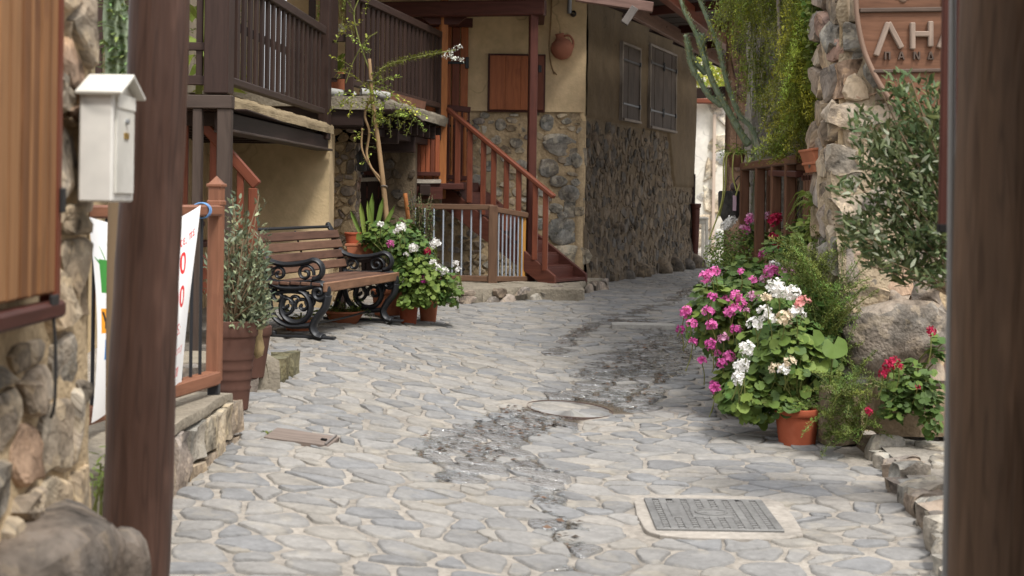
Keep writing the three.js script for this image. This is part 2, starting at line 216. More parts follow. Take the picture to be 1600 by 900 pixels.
function roundPoly(poly, joint, N, wob = .05) { // shrink by the joint, cut the corners, N points
  const [cx, cy, ar] = centroid(poly); let p = poly.map(([x, y]) => { const dx = x - cx, dy = y - cy, l = Math.hypot(dx, dy) || 1, k = Math.max(.25, 1 - joint / l); return [cx + dx * k, cy + dy * k]; });
  for (let r = 0; r < (wob > .07 ? 1 : 2); r++) { const q = []; for (let i = 0; i < p.length; i++) { const a = p[i], b = p[(i + 1) % p.length], c = wob > .12 ? .13 : r ? .25 : .2; q.push([lerp(a[0], b[0], c), lerp(a[1], b[1], c)], [lerp(a[0], b[0], 1 - c), lerp(a[1], b[1], 1 - c)]); } p = q; }
  const len = [0]; for (let i = 0; i < p.length; i++) { const a = p[i], b = p[(i + 1) % p.length]; len.push(len[i] + Math.hypot(b[0] - a[0], b[1] - a[1])); }
  const out = [], L = len[p.length], s = Math.sqrt(ar), ph = rnd() * 50; for (let k = 0, i = 0; k < N; k++) { const t = L * k / N; while (len[i + 1] < t) i++; const u = (t - len[i]) / (len[i + 1] - len[i] || 1), a = p[i], b = p[(i + 1) % p.length], w = 1 + wob * 2 * (vn(ph + k * .9, ph) - .5); out.push([cx + (lerp(a[0], b[0], u) - cx) * w, cy + (lerp(a[1], b[1], u) - cy) * w]); }
  return { pts: out, c: [cx, cy], area: ar, r: s / 1.77 };
}
// a stone on a frame: map(s, t, z) gives the place, z out of the face
function pillow(st, map, rings, rough = .004) {
  const P = [], U = [], I = [], N = st.pts.length, o = [rnd() * 5, rnd() * 5], [cx, cy] = st.c, tilt = [(rnd() - .5), (rnd() - .5)];
  for (const [k, z, tl] of rings) for (const [x, y] of st.pts) { const j = k < 1 ? rough : rough * .3, X = cx + (x - cx) * k, Y = cy + (y - cy) * k, q = z + (z > 0 ? j * 2 * (rnd() - .5) + (tl ?? 0) * (tilt[0] * (x - cx) + tilt[1] * (y - cy)) : 0), v = map(X, Y, q); P.push(v.x, v.y, v.z); U.push(X + o[0], Y + q + o[1]); }
  const zt = rings[rings.length - 1][1], v = map(cx, cy, zt + rough * (rnd() - .3)); P.push(v.x, v.y, v.z); U.push(cx + o[0], cy + o[1]);
  for (let r = 0; r < rings.length - 1; r++) for (let i = 0; i < N; i++) { const a = r * N + i, b = r * N + (i + 1) % N; I.push(a, b, a + N, b, b + N, a + N); }
  const e = (rings.length - 1) * N, c = P.length / 3 - 1; for (let i = 0; i < N; i++) I.push(e + i, e + (i + 1) % N, c);
  return geo(P, I, U);
}
// rubble face on the plane from A towards B (y from A.y), normal to the viewer's side; returns nothing, adds 'mortar' and 'stone' parts
function frame(A, B, flip = false) { const s = V(B.x - A.x, 0, B.z - A.z), L = s.length(); s.normalize(); const n = V(-s.z, 0, s.x).multiplyScalar(flip ? -1 : 1); return { L, s, n, map: (x, y, z) => V(A.x + s.x * x + n.x * z, y, A.z + s.z * x + n.z * z) }; }
function sheet(map, x0, y0, x1, y1, nx, ny, zf, flip) { const P = [], U = [], I = []; for (let j = 0; j <= ny; j++) for (let i = 0; i <= nx; i++) { const x = lerp(x0, x1, i / nx), y = lerp(y0, y1, j / ny), v = map(x, y, zf(x, y)); P.push(v.x, v.y, v.z); U.push(x, y); } for (let j = 0; j < ny; j++) for (let i = 0; i < nx; i++) { const a = j * (nx + 1) + i, b = a + nx + 1; flip ? I.push(a, b, a + 1, a + 1, b, b + 1) : I.push(a, a + 1, b, a + 1, b + 1, b); } return geo(P, I, U); }
function rubble(parent, fr, x0, y0, x1, y1, o) {
  const m0 = fr.map, off = local(parent), map = (x, y, z) => m0(x, y, z).add(off), zf = o.zf ?? (() => 0), list = [];
  for (const poly of cells(x0, y0, x1, y1, o.size, o)) {
    const [cx, cy] = centroid(poly); if (cx < x0 || cx > x1 || cy < y0 || cy > y1 || (o.keep && !o.keep(cx, cy))) continue; if (o.skip && rnd() < o.skip) continue;
    const cl = poly.map(([x, y]) => [clamp(x, x0 - .01, x1 + .01), clamp(y, y0 - .02, y1 + .02)]), st = roundPoly(cl, o.joint * R(.6, 1.5), (o.n ?? 9) + 1, o.wob ?? .11); if (st.area < o.size * o.size * .1) continue;
    const b = o.bulge * R(.35, 1.25), z0 = zf(cx, cy), tl = .28; const g = toCreasedNormals(pillow(st, (x, y, z) => map(x, y, z + z0), [[1.02, -.03], [.985, b * .45, tl * .6], [.86, b * .92, tl], ...(o.fine ? [[.5, b * 1.02, tl]] : [])], b * .22), o.crease ?? .55);
    list.push([g, pick(o.mats), st.area, map(cx, cy, 0).sub(off)]);
  }
  if (o.max && list.length > o.max) { // the ones that show largest stay single
    list.sort((a, b) => b[2] / b[3].distanceToSquared(camera.position) - a[2] / a[3].distanceToSquared(camera.position)); const rest = list.splice(o.max); const by = new Map(); for (const [g, m] of rest) by.has(m) ? by.get(m).push(g) : by.set(m, [g]); for (const [m, gs] of by) tag(part('small_stones', merge(gs), m, parent), null, null, null, 'stuff');
  }
  for (const [g, m] of list) part(o.name ?? 'stone', g, m, parent);
}
// ---------------------------------------------------------------- leaves
const bladeGeo = (L, w, fold = .25, bend = .2) => geo([0, 0, 0, -w / 2, fold * w * .5, L * .35, w / 2, fold * w * .5, L * .35, 0, 0, L * .4, -w * .36, fold * w * .4 - bend * L * .3, L * .72, w * .36, fold * w * .4 - bend * L * .3, L * .72, 0, -bend * L, L], [0, 3, 1, 0, 2, 3, 1, 3, 4, 3, 2, 5, 3, 6, 4, 3, 5, 6], [0, 0, 0, .3, 1, .3, .5, .4, 0, .7, 1, .7, .5, 1]);
function lobed(r, lobes = 7, cup = .25, n = 14) { const P = [0, 0, 0], I = []; for (let i = 0; i <= n; i++) { const a = -2.75 + 5.5 * i / n, k = r * (1 - .13 * (0.5 + .5 * Math.cos(a * lobes + Math.PI))) * (.92 + .16 * rnd()), z = cup * r * (.4 + .6 * rnd()); P.push(Math.sin(a) * k, z, Math.cos(a) * k + r * .35); } for (let i = 1; i <= n; i++) I.push(0, i, i + 1); return geo(P, I, P.filter((_, i) => i % 3 !== 1).map((x) => x / r)); }
const _e = new THREE.Euler(), _q = new THREE.Quaternion();
function xf(p, yaw, pitch, roll, s) { _e.set(pitch, yaw, roll, 'YXZ'); return new THREE.Matrix4().compose(p, _q.setFromEuler(_e).clone(), V(s, s, s)); }
function massGeo(bases, list, tone) { // one geometry of many leaves; list of matrices, tone(i) -> multiplier rgb
  const P = [], N = [], C = [], I = []; const v = V(0, 0, 0), nm = new THREE.Matrix3(); list.forEach((m, k) => { const b = bases[k % bases.length], p = b.attributes.position, n = b.attributes.normal, o = P.length / 3, c = tone(k); nm.getNormalMatrix(m); for (let i = 0; i < p.count; i++) { v.fromBufferAttribute(p, i).applyMatrix4(m); P.push(v.x, v.y, v.z); v.fromBufferAttribute(n, i).applyMatrix3(nm).normalize(); N.push(v.x, v.y, v.z); C.push(...c); } for (let i = 0; i < b.index.count; i++) I.push(b.index.getX(i) + o); });
  const g = new THREE.BufferGeometry(); g.setAttribute('position', new THREE.Float32BufferAttribute(P, 3)); g.setAttribute('normal', new THREE.Float32BufferAttribute(N, 3)); g.setAttribute('color', new THREE.Float32BufferAttribute(C, 3)); g.setIndex(I); return g;
}
const toneV = (lo = .65, hi = 1.35, warm = .2) => () => { const k = R(lo, hi), w = R(-warm, warm); return [k * (1 + w), k, k * (1 - w * .6)]; };
// leaves of a plant: the nearest and largest as single meshes, the others joined
function leaves(parent, bases, list, mats, matV, single, name = 'leaf') {
  const o = local(parent), mo = new THREE.Matrix4().makeTranslation(o.x, o.y, o.z); list = list.map((m) => m.clone()); list.sort((a, b) => camera.position.distanceTo(V(0, 0, 0).setFromMatrixPosition(a)) - camera.position.distanceTo(V(0, 0, 0).setFromMatrixPosition(b)));
  list.slice(0, single).forEach((m, i) => { const k = part(name, bases[i % bases.length], mats[Math.floor(rnd() * mats.length)], parent); m.premultiply(mo).decompose(k.position, k.quaternion, k.scale); });
  const rest = list.slice(single).map((m) => m.premultiply(mo)); if (rest.length) tag(part('foliage', massGeo(bases, rest, toneV()), matV, parent), null, null, null, 'stuff');
}
// ---------------------------------------------------------------- ground and cobbled street
reseed(1);
{
  const gp = part('ground', sheet((x, y, z) => V(x, z, -y), -70, -30, 70, 160, 56, 76, (x, y) => -.16 + .05 * fbm(x * .3, y * .3, 3)), M.concreteOld, scene); tag(gp, 'bare earth ground under and around the village street', null, null, 'structure');
}
const stream = []; // where the trickle of water runs: X, D, half width
for (const [px, py, hw, brk] of [[1150, 424, .1], [1090, 449, .14], [1050, 470, .16], [985, 493, .2], [925, 512, .14], [895, 530, .16], [870, 555, .12], 0, [985, 495, .2], [1040, 535, .4], [990, 570, .52], [950, 610, .46], [900, 640, .38], [840, 655, .28], [770, 665, .22], 0, [1075, 520, .25], [1060, 560, .3], [1020, 600, .25], [975, 640, .2], 0, [870, 650, .3], [800, 690, .24], [835, 730, .19], [868, 780, .17], [878, 830, .13], [890, 870, .12], [892, 920, .1], 0, [770, 665, .2], [700, 690, .16], [655, 720, .12], 0, [800, 690, .2], [740, 730, .16], [680, 752, .08]]
  .map((a) => a || [0])) stream.push(px ? { p: onGround(px, py), hw } : null);
function wet(x, D) { // 0 dry .. 1 wet
  let m = -1; for (let i = 0; i + 1 < stream.length; i++) { const a = stream[i], b = stream[i + 1]; if (!a || !b) continue; const ax = a.p.x, ad = -a.p.z, bx = b.p.x - ax, bd = -b.p.z - ad, t = clamp(((x - ax) * bx + (D - ad) * bd) / (bx * bx + bd * bd)), d = Math.hypot(x - ax - bx * t, (D - ad - bd * t) * .8); m = Math.max(m, 1 - d / lerp(a.hw, b.hw, t) / .8); }
  return m < -.6 ? 0 : sst(0.1, .4, Math.min(m, .6) + 1.7 * (fbm(x * 7 + 3, D * 4, 4) - .53));
}
const street = struct('cobbled_street', 'narrow lane of grey river stones set in pale mortar');
const MH = { a: W(1107, 808, 7.28), r: onGround(890, 640) };
MH.a = onGround(1111, 808);
const leftEdge = (D) => prof([[3, -1.5], [6, -1.62], [8.2, -1.75], [9, -2.2], [15, -2.6], [15.5, -1.9], [16.3, -.75], [18.4, .9], [20, 1.0], [26.5, 3.4], [27, 1.5], [34, 1.5]], D);
const rightEdge = (D) => prof([[3, 2.05], [6.5, 2.0], [8.8, 2.2], [14, 2.6], [18, 3.4], [26, 4.9], [34, 7]], D);
const inLid = (x, D) => Math.max(Math.abs(x - MH.a.x) - .335, Math.abs(D + MH.a.z) - .39) < .03 || Math.hypot(x - MH.r.x, D + MH.r.z) < .36;
{
  // mortar bed, stained where the water runs
  const P = [], U = [], C = [], I = []; const ds = []; for (let D = 3; D < 34; D += D < 10 ? .045 : D < 16 ? .07 : .14) ds.push(D); const nx = 150;
  ds.forEach((D, j) => { for (let i = 0; i <= nx; i++) { const x = lerp(-3.4, Math.max(3.2, rightEdge(D) + .8), i / nx), w = wet(x, D), y = G(x, D) + .007 * (fbm(x * 9, D * 9, 3) - .5) - .005 - .004 * w; P.push(x, y, -D); U.push(x, D); const st = sst(.5, .75, fbm(x * 1.3 + 20, D * 1.1, 4)), k = (1 - .16 * st) * (1 + .1 * (fbm(x * .7, D * .7 + 40, 2) - .5)); C.push(k * lerp(1, .33, w), k * lerp(.985, .28, w), k * lerp(.97, .23, w)); } });
  for (let j = 0; j + 1 < ds.length; j++) for (let i = 0; i < nx; i++) { const a = j * (nx + 1) + i, b = a + nx + 1; I.push(a, a + 1, b, a + 1, b + 1, b); }
  const mm = M.mud.clone(); mm.name = 'streetMortar'; mm.color.setRGB(.395, .365, .328); mm.vertexColors = true; part('mortar', geo(P, I, U, C), mm, street);
  // stones
  const list = [];
  for (const poly of cells(-3.2, 4.6, 6.8, 30, .165, { aspect: 1.25, vary: .5, drop: .05, jit: 1.15 })) {
    const [cx, D] = centroid(poly); if (D < 4.7 || cx < leftEdge(D) + .05 || cx > rightEdge(D) - .05 || inLid(cx, D)) continue; const px = 800 + cx / D * F; if (px < -80 || px > 1680) continue;
    const far = sst(9, 20, D), st = roundPoly(poly, lerp(R(.005, .016) + .018 * sst(.45, .7, fbm(cx * 1.1 + 60, D * .7, 2)) + (cx < -.2 ? .008 : 0), .007, far), 15, .13); if (st.area < .004) continue; const h = R(.005, .0115), w = wet(cx, D);
    const map = (x, y, z) => { const gx = inLid(x, y) ? -.02 : 0; return V(x, G(x, y) + z + gx, -y); };
    const g = pillow(st, map, [[1.01, -.014], [.96, h * .62, .025], [.82, h, .04]], .002);
    const tone = fbm(cx * .8 + 5, D * .5, 2); list.push([g, w > .5 ? pick(S.wet) : tone > .52 ? pick(S.cobble.slice(0, 5)) : pick(S.cobble), D]);
  }
  list.sort((a, b) => a[2] - b[2]); list.slice(0, 300).forEach(([g, m]) => part('cobble', g, m, street));
  const by = new Map(); for (const [g, m] of list.slice(300)) by.has(m) ? by.get(m).push(g) : by.set(m, [g]); for (const [m, gs] of by) tag(part('far_cobbles', merge(gs), m, street), null, null, null, 'stuff');
}
{ // thin running water between the stones
  mat('water', [.93, .95, .96], { transmission: 1, specularIntensity: 1, roughness: .03, ior: 1.33, thickness: 0, bumpMap: T.ripple, bumpScale: .02 });
  const P = [], U = [], I = [], id = new Map(); const sx = .03, sd = .045; const vtx = (i, j) => { const k = i + ',' + j; if (!id.has(k)) { const x = i * sx, D = j * sd; id.set(k, P.length / 3); P.push(x, G(x, D) + .0065 + .004 * (fbm(x * 16, D * 11, 3) - .45), -D); U.push(x * 1.4, D * .8); } return id.get(k); };
  for (let j = Math.floor(5.8 / sd); j < 26 / sd; j++) for (let i = Math.floor(-1.2 / sx); i < 4.4 / sx; i++) { const x = (i + .5) * sx, D = (j + .5) * sd; if (wet(x, D) < .35 || Math.hypot(x - MH.r.x, D + MH.r.z) < .33) continue; const a = vtx(i, j), b = vtx(i + 1, j), c = vtx(i, j + 1), d = vtx(i + 1, j + 1); I.push(a, b, c, b, d, c); }
  tag(part('water', geo(P, I, U), M.water, scene), 'thin trickle of water running down the middle of the stone lane', null, null, 'structure');
  // dead leaves and twigs caught between the stones
  const base = [geo([0, 0, 0, .5, .15, .3, 1, 0, 0, .5, .05, -.35], [0, 1, 3, 1, 2, 3]), geo([0, 0, 0, .3, .1, .14, 1, .05, .05, .6, 0, -.1], [0, 1, 3, 1, 2, 3])], L = [];
  for (let k = 0; k < 60000 && L.length < 1500; k++) { const D = lerp(5.9, 22, Math.pow(rnd(), 1.1)), x = R(-1.1, 3.4); if (rnd() > sst(.5, 1, wet(x, D)) * (fbm(x * 3 + 70, D * 2, 2) > .45 ? 1 : .25) || inLid(x, D)) continue; L.push(xf(V(x, G(x, D) + .017, -D), R(-.5, .5) + (rnd() < .5 ? 3.14 : 0), R(-.2, .2), R(-.2, .2), R(.012, .052))); }
  mat('litter', [.075, .052, .037], { roughness: .7, vertexColors: true, side: THREE.DoubleSide }); tag(part('leaf_litter', massGeo(base, L, toneV(.5, 1.7, .25)), M.litter, scene), 'dark dead leaves and twigs washed along the wet strip of the lane', 'leaf litter', null, 'stuff');
}
{ // square cast-iron access cover in its cement surround
  const c = MH.a, y = G(c.x, -c.z), slope = Math.atan2(G(c.x, -c.z + .4) - G(c.x, -c.z - .4), .8);
  const t = thing('access_cover', 'square grey cast-iron cover with raised tread in a pale cement surround', 'manhole cover', V(c.x, y + .004, c.z)); t.rotation.x = slope; t.rotation.z = Math.atan2(G(c.x + .3, -c.z) - G(c.x - .3, -c.z), .6);
  mat('cement', [.42, .385, .345], { map: T.mud, bumpMap: T.mudB, bumpScale: .003, roughness: .95 }); mat('cover', [.25, .248, .245], { map: T.mud, roughness: .55, metalness: .25 }); mat('coverDark', [.10, .095, .09], { map: T.stone, roughness: .7 });
  const rs = new THREE.Shape(); const oc = []; for (let i = 0; i < 40; i++) { const a = i / 40 * 2 * Math.PI, s = (v) => Math.sign(v) * Math.pow(Math.abs(v), .4), k = 1 + .05 * (vn(i * .8, 3) - .5); oc.push([.385 * s(Math.cos(a)) * k + .02, .43 * s(Math.sin(a)) * k]); } oc.forEach(([x, z], i) => i ? rs.lineTo(x, z) : rs.moveTo(x, z)); const hole = new THREE.Path(); [[-.305, -.325], [-.305, .325], [.305, .325], [.305, -.325]].forEach(([x, z], i) => i ? hole.lineTo(x, z) : hole.moveTo(x, z)); rs.holes.push(hole);
  const sg = new THREE.ExtrudeGeometry(rs, { depth: .03, bevelEnabled: true, bevelSize: .006, bevelThickness: .005, bevelSegments: 2 }); sg.rotateX(-Math.PI / 2); sg.translate(0, -.029, 0); part('cement_surround', uvBox(sg.toNonIndexed(), 0), M.cement, t);
  const fr = []; for (const [w, d, x, z] of [[.61, .014, 0, .312], [.61, .014, 0, -.312], [.014, .61, .298, 0], [.014, .61, -.298, 0]]) fr.push(cbox(w, .03, d, .003).translate(x, .001, z)); part('frame', merge(fr), M.cover, t);
  part('plate', cbox(.576, .03, .604, .003), M.coverDark, t).position.y = -.006;
  const tr = []; for (let i = 0; i < 8; i++) for (let j = 0; j < 14; j++) { const x = (i - 3.5) * .0715, z = (j - 6.5) * .042; tr.push(cbox(.0305, .011, .020, .002).translate(x, .0105, z + .021)); } tr.push(cbox(.2, .011, .16, .003).translate(0, .0142, 0), cbox(.05, .011, .3, .003).translate(-.18, .0142, -.05)); tag(part('tread', merge(tr), M.cover, t), null, null, null, 'stuff');
  const web = []; for (let i = 0; i < 9; i++) web.push(cbox(.039, .0115, .60, .002).translate((i - 4) * .0715, .0108, 0)); tag(part('tread_rib', merge(web), M.cover, t), null, null, null, 'stuff');
  const ring = new THREE.TorusGeometry(.062, .007, 6, 28).rotateX(-Math.PI / 2).scale(1.2, 1, .95).translate(0, .0205, 0); part('emblem', merge([ring, cbox(.13, .01, .014, .002).translate(0, .0195, 0), cbox(.05, .01, .07, .002).translate(0, .0175, 0)]), M.cover, t);
  for (const [x, z] of [[-.17, .292], [.16, .292], [-.17, -.292], [.16, -.292]]) part('lifting_slot', cbox(.05, .012, .022, .002).translate(x, .0095, z), M.black, t);
}
{ // round cover filled with paving
  const c = MH.r, t = thing('round_cover', 'round manhole cover filled with pale paving inside a thin rusty ring', 'manhole cover', V(c.x, G(c.x, -c.z) - .004, c.z)); t.rotation.x = Math.atan2(G(c.x, -c.z + .3) - G(c.x, -c.z - .3), .6); t.rotation.z = Math.atan2(G(c.x + .3, -c.z) - G(c.x - .3, -c.z), .6);
  part('rim', lathe([[.300, -.03], [.301, .011], [.306, .013], [.311, .011], [.312, -.03]], 48), mat('rust', [.09, .06, .05], { roughness: .7 }), t);
  part('infill', lathe([[0, .012], [.12, .013], [.25, .012], [.298, .007], [.299, -.02]].reverse(), 40), mat('paleInfill', [.27, .26, .245], { map: T.stone, bumpMap: T.stoneB, bumpScale: .006, roughness: .8 }), t);
  for (const poly of cells(-.27, -.27, .27, .27, .15, { aspect: 1.3 })) { const [x, z] = centroid(poly); if (Math.hypot(x, z) > .2) continue; part('cobble', pillow(roundPoly(poly, .012, 9), (a, b, h) => V(a, h + .01, -b), [[1, -.005], [.94, .009, .02], [.75, .012, .03]], .002), pick(S.cobble), t); }
}
{ // pale slab across the water, and an old lid by the left edge
  const c = onGround(1005, 512), t = thing('drain_slab', 'pale flat concrete slab lying across the wet strip of the lane', 'slab', V(c.x, G(c.x, -c.z) + .012, c.z), -.05); part('slab', roughBlock(.66, .05, .30, .006, 5, 8), mat('slabPale', [.50, .48, .45], { map: T.mud, bumpMap: T.mudB, bumpScale: .004, roughness: .8 }), t);
  const d = onGround(472, 687), u = thing('meter_lid', 'worn brown rectangular lid sunk in the lane near the stone kerb', 'lid', V(d.x, G(d.x, -d.z) + .006, d.z), -.12); u.rotation.x = Math.atan2(G(d.x, -d.z + .2) - G(d.x, -d.z - .2), .4); u.rotation.z = Math.atan2(G(d.x + .2, -d.z) - G(d.x - .2, -d.z), .4); part('lid', roughBlock(.37, .022, .26, .002, 6, 8), mat('lidBrown', [.235, .19, .16], { map: T.old, bumpMap: T.woodB, bumpScale: .003, roughness: .8 }), u); part('finger_hole', cbox(.035, .01, .02, .003).translate(.13, .018, .02), M.black, u); part('edge_strip', cbox(.012, .012, .25, .003).translate(.165, .018, 0), M.greyBoard, u);
  const ms = []; for (let i = 0; i < 60; i++) ms.push(xf(V(d.x - .2 + R(-.04, .05), d.y + .02, d.z + R(-.11, -.03)), R(0, 6), R(-1, .2), 0, R(.5, 1))); tag(part('moss', massGeo([bladeGeo(.03, .014)], ms, toneV()), leafV('moss', [.12, .16, .03]), scene), 'small green moss tuft at the corner of the brown lid', 'moss', null, 'stuff');
}
// ---------------------------------------------------------------- near left: stone wall with a shuttered window
reseed(2);
{
  const A = V(-1.37, 0, -2.6), B = V(-1.395, 0, -4.68), fr = frame(A, B), t = thing('rubble_wall', 'near rubble wall in warm mortar carrying the brown shutter and white mailbox', 'wall', V(A.x, 0, A.z));
  const zf = (x, y) => .03 * (fbm(x * 2, y * 2 + 4, 3) - .5) + .05 * sst(1.2, .1, y), off = local(t);
  part('core', cbox(.36, 4.2, fr.L - .02, .03).translate(-.24, 2.0, -fr.L / 2), M.mudWarm, t);
  part('mortar', sheet((x, y, z) => fr.map(x, y, z).add(off), 0, -.1, fr.L, 4.1, 60, 110, (x, y) => zf(x, y) + .02 * (fbm(x * 7, y * 7, 3) - .5) - .004), M.mudWarm, t);
  part('end_face', sheet((x, y, z) => V(B.x - x, y, B.z - z).add(off), 0, -.1, .4, 4.1, 10, 90, (x, y) => .012 * (fbm(x * 7, y * 5, 3) - .5) + .02), M.mudWarm, t);
  rubble(t, fr, .3, -.05, fr.L - .02, 4.0, { size: .15, aspect: 1.5, joint: .014, bulge: .03, mats: S.near, n: 12, fine: true, vary: .8, zf, wob: .13, jit: 1.1, keep: (x, y) => !(x < 1.70 && y > 1.22 && y < 2.7) && !(x < 1.52 && y > 1.18) });
  for (let y = -.02; y < 3.9; y += R(.13, .22)) part('stone', roughBlock(R(.10, .14), R(.10, .16), R(.16, .26), .022, 7, 6).rotateY(R(-.3, .3)).rotateZ(R(-.15, .15)).translate(B.x - R(.06, .08) + off.x, y + .1, B.z + .12 + off.z), pick(S.near), t);
  // window shutter: frame, planks, latch
  const sh = thing('window_shutter', 'closed brown plank window shutter on the near rubble wall', 'shutter', V(-1.335, 1.2, -3.45));
  const zEnd = -4.06, top = 2.75, sill = 1.27; let z = zEnd; const wd = .165; const mm = [M.nearShutter, M.nearShutterB, M.nearShutterC];
  for (let k = 0; k < 8; k++) { const w = wd + R(-.02, .02); bar('plank', V(-1.315, sill + .045, z + w / 2), V(-1.315, top, z + w / 2), w - .012, .034, mm[k % 3], sh, .008, V(1, 0, 0)); for (const q of [.5]) bar('groove_bead', V(-1.2975, sill + .05, z + w * q), V(-1.2975, top, z + w * q), .018, .003, mm[(k + 1) % 3], sh, .003, V(1, 0, 0)); z += w; }
  bar('sill', V(-1.305, sill, zEnd - .03), V(-1.305, sill, zEnd + 1.35), .06, .05, M.redWoodDark, sh, .01); bar('jamb', V(-1.325, sill, zEnd - .028), V(-1.325, top, zEnd - .028), .05, .05, M.redWood, sh, .008, V(1, 0, 0));
  part('hinge', cbox(.012, .07, .03, .003).translate(.04, .38, zEnd + 3.45 - .04), M.ironDull, sh);
  const hk = thing('shutter_hook', 'thin iron hook rod hanging below the corner of the brown shutter', 'hook', V(-1.28, sill, zEnd + .07)); const q = hk.position; tube('rod', [V(-1.285, sill + .02, q.z), V(-1.275, sill - .1, q.z), V(-1.275, sill - .27, q.z + .005), V(-1.285, sill - .3, q.z)], .005, M.ironDull, hk); part('plate', cbox(.01, .03, .06, .002).translate(0, .03, 0), M.ironDull, hk);
  const b1 = thing('boulder', 'large rounded grey boulder at the foot of the near rubble wall', 'boulder', V(-1.21, .52, -4.05)); part('stone', boulder(.24, .17, .36, 4, .18, 4), M.boulderGrey, b1); b1.position.set(-1.345, .53, -4.1);
  const b2 = thing('boulder', 'smaller brown boulder between the wall foot and the log post', 'boulder', V(-1.245, .41, -4.42)); part('stone', boulder(.13, .15, .16, 4, .2, 11), M.boulderGrey, b2);
}
{ // white mailbox on the wall
  const t = thing('mailbox', 'white metal mailbox with a gabled roof hanging on the near wall', 'mailbox', V(-1.29, 1.585, -4.52)); const w = .105, d = .25, h = .34; // w out of the wall, d along it
  part('body', cbox(w, h, d, .006).translate(0, h / 2 - .01, 0), M.whitePaint, t);
  const y = h - .01, gb = prism([[-d / 2, 0], [d / 2, 0], [0, .055]], -w / 2 + .003, w / 2 - .003, 0); gb.rotateY(Math.PI / 2); gb.translate(0, y - .004, 0); part('gable', gb, M.whitePaint, t);
  for (const s of [-1, 1]) { const sl = Math.atan2(.055, d / 2), L = .162; const g = cbox(w + .04, .012, L, .003).rotateX(s * sl).translate(.012, y + .0325 - .004, s * (d / 4 + .008)); part('roof_panel', g, M.whitePaint, t); }
  const door = part('door', cbox(.008, .265, d - .05, .004).translate(w / 2 + .004, .15, 0), M.whitePaint, t); part('slot_flap', cbox(.012, .045, d - .05, .004).translate(w / 2 + .006, h - .035, 0), M.whitePaint, t);
  part('lock', new THREE.CylinderGeometry(.009, .009, .01, 16).rotateZ(Math.PI / 2).translate(w / 2 + .012, .245, 0), M.steelGrey, door); part('name_plate', cbox(.004, .02, .05, .001).translate(w / 2 + .010, .2, 0), M.brass, door);
}
{ // log post
  const a = W(219, 930, 5.0), b = W(254, -90, 5.0), foot = V(a.x - .03, G(a.x, 5) - .05, a.z), t = thing('log_post', 'dark brown rough log post standing beside the white mailbox', 'post', foot); const o = local(t), pts = []; for (let i = 0; i <= 8; i++) pts.push(foot.clone().lerp(b, i / 8).add(o).add(V(.004 * Math.sin(i * 1.3), 0, .003 * Math.cos(i * 2.1))));
  part('log', tubeGeo(pts, (u, k) => lerp(.123, .102, u) * (1 + .05 * (n3(Math.cos(k) * 1.2 + 5, Math.sin(k) * 1.2, u * 9) - .5) + .03 * (vn(k * 3.3, u * 30) - .5)), 60, 36), M.logWood, t);
}
// ---------------------------------------------------------------- low wall, railing with banner
reseed(3);
const FD = (D) => V(-1.6 + .2 * (D - 7.7), 0, -D);   // line of the railing
{
  const A = V(-1.60, 0, -6.1), B = V(-1.53, 0, -7.85), fr = frame(A, B), t = thing('kerb_wall', 'low stone kerb wall carrying the wooden railing with the banner', 'wall', V(A.x, .15, A.z));
  const o = local(t); part('core', cbox(.9, .5, fr.L + .5, .02).translate(-.47, .08, -fr.L / 2 + .25), M.concreteOld, t).rotation.y = -.04; part('cap', roughBlock(.92, .05, fr.L + .5, .006, 5, 10).translate(-.445, .345, -fr.L / 2 + .25), M.concreteOld, t).rotation.y = -.04;
  for (let d = -.25; d < fr.L;) { const w = R(.12, .34), split = rnd() < .5; for (const [y0, y1] of split ? [[.10, .27], [.28, .468]] : [[.10, .468]]) { const p = fr.map(d + w / 2, (y0 + y1) / 2, -.05); part('stone', roughBlock(.16, y1 - y0 - .008, w - .010, .012, 9, 6).rotateY(-.04 + R(-.04, .04)).translate(p.x + o.x, p.y + o.y, p.z + o.z), pick([S.warm[0], S.warm[2], S.warm[4], S.grey[4], S.grey[3]]), t); } d += w; }
}
{
  const P = FD(7.7), t = thing('railing', 'varnished wooden railing with black bars on the low kerb wall', 'railing', V(P.x, .5, P.z)); const yT = 1.52, yB = .555;
  postBar('post', V(P.x, .59, P.z), 1.66, .072, .072, M.fenceWood, t, .008, -.2); const o = local(t); part('post_cap', new THREE.ConeGeometry(.05, .045, 4).rotateY(Math.PI / 4 - .2).translate(0, 1.685 + o.y, 0), M.fenceWood, t); part('post_collar', cbox(.086, .02, .086, .006).rotateY(-.2).translate(0, 1.655 + o.y, 0), M.fenceWood, t); part('post_collar', cbox(.082, .03, .082, .006).rotateY(-.2).translate(0, 1.56 + o.y, 0), M.fenceWood, t);
  part('foot', cbox(.06, .13, .06, .004).translate(0, .53 + o.y, 0), M.iron, t);
  const n = FD(5.9), h = (p, y) => V(p.x, y, p.z); bar('top_rail', h(n, yT), h(P, yT), .085, .06, M.fenceWood, t, .01); bar('bottom_rail', h(n, yB + .06), h(P, yB + .06), .085, .075, M.fenceWood, t, .01);
  for (let D = 6.02; D < 7.6; D += .115) { const q = FD(D); tube('bar', [h(q, yB + .1), h(q, yT - .02)], .009, M.iron, t, 1, 8); }
  const k = FD(5.9); postBar('post', V(k.x, .5, k.z), 1.66, .095, .095, M.fenceWood, t, .008, -.2);
  const s = thing('string', 'blue string tied round the top rail near the capped post', 'string', V(P.x, yT, P.z)); const q2 = FD(7.52); for (let i = 0; i < 3; i++) part('loop', new THREE.TorusGeometry(.05, .004, 5, 20).scale(.95, .8, 1).rotateY(-.2 + R(-.25, .25)).translate(q2.x - P.x, 0, q2.z - P.z + i * .02), M.string, s);
}
